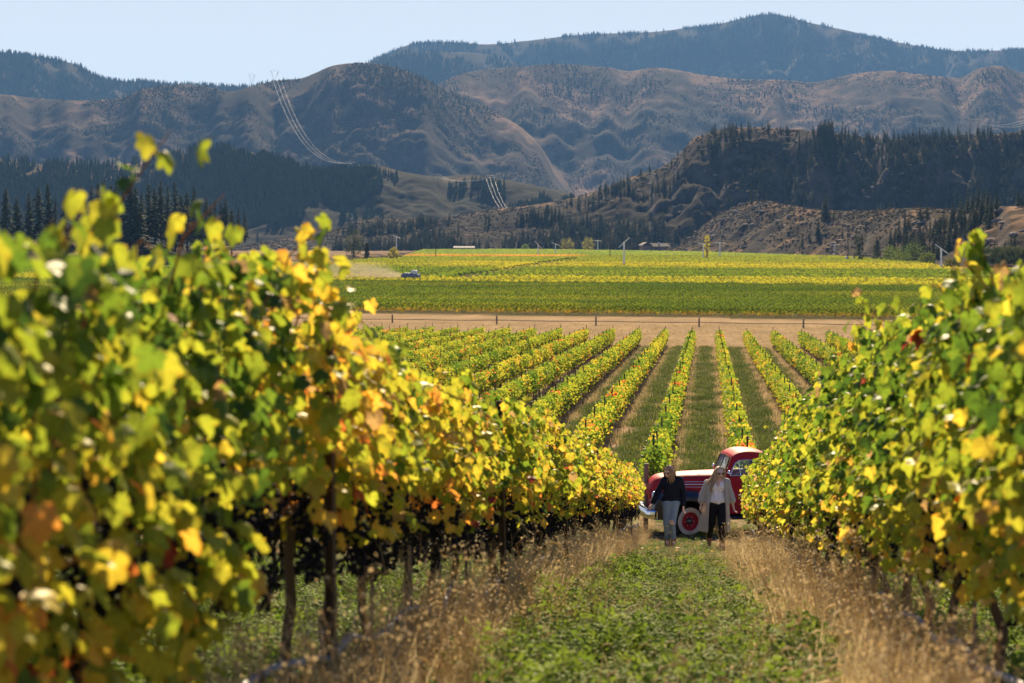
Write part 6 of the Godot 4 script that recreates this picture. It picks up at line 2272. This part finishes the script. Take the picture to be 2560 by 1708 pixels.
	top += [[Vector3(-0.05, 1.16, 0.085), Vector3(-0.03, 0.98, 0.105), 0.016, 0.02], [Vector3(0.06, 1.18, 0.085), Vector3(0.09, 0.98, 0.10), 0.016, 0.018], [Vector3(0.02, 1.10, 0.09), Vector3(0.03, 0.94, 0.105), 0.014, 0.018]]
	shell("white_top", top, 0.010, 0.035, mat(0.9, Color.WHITE, true, 0.0, 0.0, 0.2), o, func(p):
		var v: float = 0.055 - (1.40 - p.y) * 0.42
		if p.z > 0.02 and absf(p.x - 0.015) < v * 1.15 + 0.012 and p.y > 1.235: return skin_tone
		if absf(p.x - 0.085) < 0.035 and absf(p.y - 1.20) < 0.04 and p.z > 0.05 and (absf(p.x - 0.085) > 0.029 or absf(p.y - 1.236) < 0.006 or p.y < 1.167): return Color(0.74, 0.72, 0.74)
		return Color(0.92, 0.90, 0.91))
	jn = [[Vector3(-0.065, 0.93, -0.01), Vector3(0.085, 0.93, -0.01), 0.116, 0.116, 0.86]]
	for n in legs: jn.append([n[0], n[1], n[2] + 0.011, n[3] + 0.012])
	shell("black_jeans", jn, 0.010, 0.045, mat(0.9, Color(0.014, 0.015, 0.019), true, 0.0, 0.0, 0.3), o)
	boots(o, mat(0.7, Color(0.26, 0.115, 0.05), false), [Vector3(-0.118, 0.175, -0.24), Vector3(0.10, 0.085, 0.10)], [Vector3(-0.125, 0.045, -0.09), Vector3(0.115, 0.015, 0.25)])
	# cardigan: sleeves, shoulders and long hanging panels with folds
	var wool := mat(0.95, Color(0.46, 0.44, 0.385), true, 0.0, 0.0, 0.15)
	var cg: Array = [[Vector3(-0.10, 1.375, -0.025), Vector3(-0.185, 1.33, -0.005), 0.05, 0.072], [Vector3(0.12, 1.395, -0.025), Vector3(0.20, 1.355, -0.005), 0.05, 0.072], [Vector3(-0.185, 1.33, 0), Vector3(-0.285, 1.09, 0), 0.066, 0.066], [Vector3(-0.285, 1.09, 0), Vector3(-0.31, 0.985, 0.03), 0.064, 0.070], [Vector3(0.20, 1.355, 0), Vector3(0.285, 1.09, -0.03), 0.066, 0.066], [Vector3(0.285, 1.09, -0.03), Vector3(0.315, 0.985, -0.01), 0.064, 0.070]]
	for k in 7:
		var f := k / 6.0
		var fold := 0.012 * (k % 2)
		cg.append([Vector3(lerpf(-0.13, -0.185, f), 1.34, lerpf(0.085, -0.03, f)), Vector3(lerpf(-0.175, -0.235, f), 0.95, lerpf(0.115, -0.03, f)), 0.014 + fold, 0.018 + fold])
		cg.append([Vector3(lerpf(-0.175, -0.235, f), 0.95, lerpf(0.115, -0.03, f)), Vector3(lerpf(-0.20, -0.335, f), 0.375, lerpf(0.12, -0.10, f)), 0.016 + fold, 0.020 + fold])
		cg.append([Vector3(lerpf(0.15, 0.205, f), 1.35, lerpf(0.085, -0.03, f)), Vector3(lerpf(0.185, 0.235, f), 0.95, lerpf(0.11, -0.03, f)), 0.014 + fold, 0.018 + fold])
		cg.append([Vector3(lerpf(0.185, 0.235, f), 0.95, lerpf(0.11, -0.03, f)), Vector3(lerpf(0.20, 0.265, f), 0.375, lerpf(0.09, -0.12, f)), 0.016 + fold, 0.020 + fold])
	for k in 9:
		var f := k / 8.0
		cg.append([Vector3(lerpf(-0.17, 0.19, f), 1.33, -0.085), Vector3(lerpf(-0.21, 0.22, f), 0.92, -0.125), 0.022, 0.024])
		cg.append([Vector3(lerpf(-0.21, 0.22, f), 0.92, -0.125), Vector3(lerpf(-0.32, 0.25, f), 0.36, -0.20 - 0.015 * (k % 2)), 0.030, 0.032])
	shell("cardigan", cg, 0.012, 0.03, wool, o)
	sunglasses(o, hc, ht)
	var fair := mat(0.5, Color(0.60, 0.43, 0.24), true, 0.25, 0.0, 0.5)
	shell("hair_cap", [[hc + ht * Vector3(0, 0.05, -0.03), hc + ht * Vector3(0, 0.052, -0.005), 0.085, 0.080], [hc + ht * Vector3(0, 0.0, -0.045), hc + ht * Vector3(0, -0.08, -0.06), 0.080, 0.058]], 0.008, 0.03, fair, o)
	locks = [[Vector3(0.0, 0.125, 0.0), Vector3(-0.075, 0.08, 0.02), Vector3(-0.095, -0.04, 0.04), Vector3(-0.12, -0.17, 0.06), Vector3(-0.17, -0.28, 0.07), Vector3(-0.19, -0.36, 0.07)], [Vector3(0.0, 0.125, 0.0), Vector3(-0.08, 0.06, 0.0), Vector3(-0.105, -0.07, 0.02), Vector3(-0.15, -0.2, 0.05), Vector3(-0.20, -0.33, 0.08)], [Vector3(0.0, 0.125, -0.01), Vector3(-0.08, 0.06, -0.03), Vector3(-0.14, -0.04, 0.0), Vector3(-0.19, -0.14, 0.03), Vector3(-0.26, -0.2, 0.04)], [Vector3(0.0, 0.125, -0.01), Vector3(0.07, 0.08, 0.02), Vector3(0.088, -0.02, 0.02), Vector3(0.085, -0.10, 0.0)], [Vector3(0.0, 0.125, -0.02), Vector3(0.05, 0.08, -0.085), Vector3(0.05, -0.06, -0.10), Vector3(0.02, -0.2, -0.10)], [Vector3(0.0, 0.125, -0.02), Vector3(-0.04, 0.08, -0.10), Vector3(-0.07, -0.05, -0.11), Vector3(-0.10, -0.22, -0.06), Vector3(-0.13, -0.33, 0.02)]]
	hair(o, hc, ht, locks, fair, 72, 150)
	b = Mb.new()
	b.tube([lh[0] + Vector3(0.0, 0.03, 0.0), lh[0] + Vector3(-0.002, 0.015, 0.002)], [0.031, 0.031], 12)
	part("bracelet", b.mesh(), mat(0.3, Color(0.7, 0.68, 0.62), false, 0.0, 0.8), o)
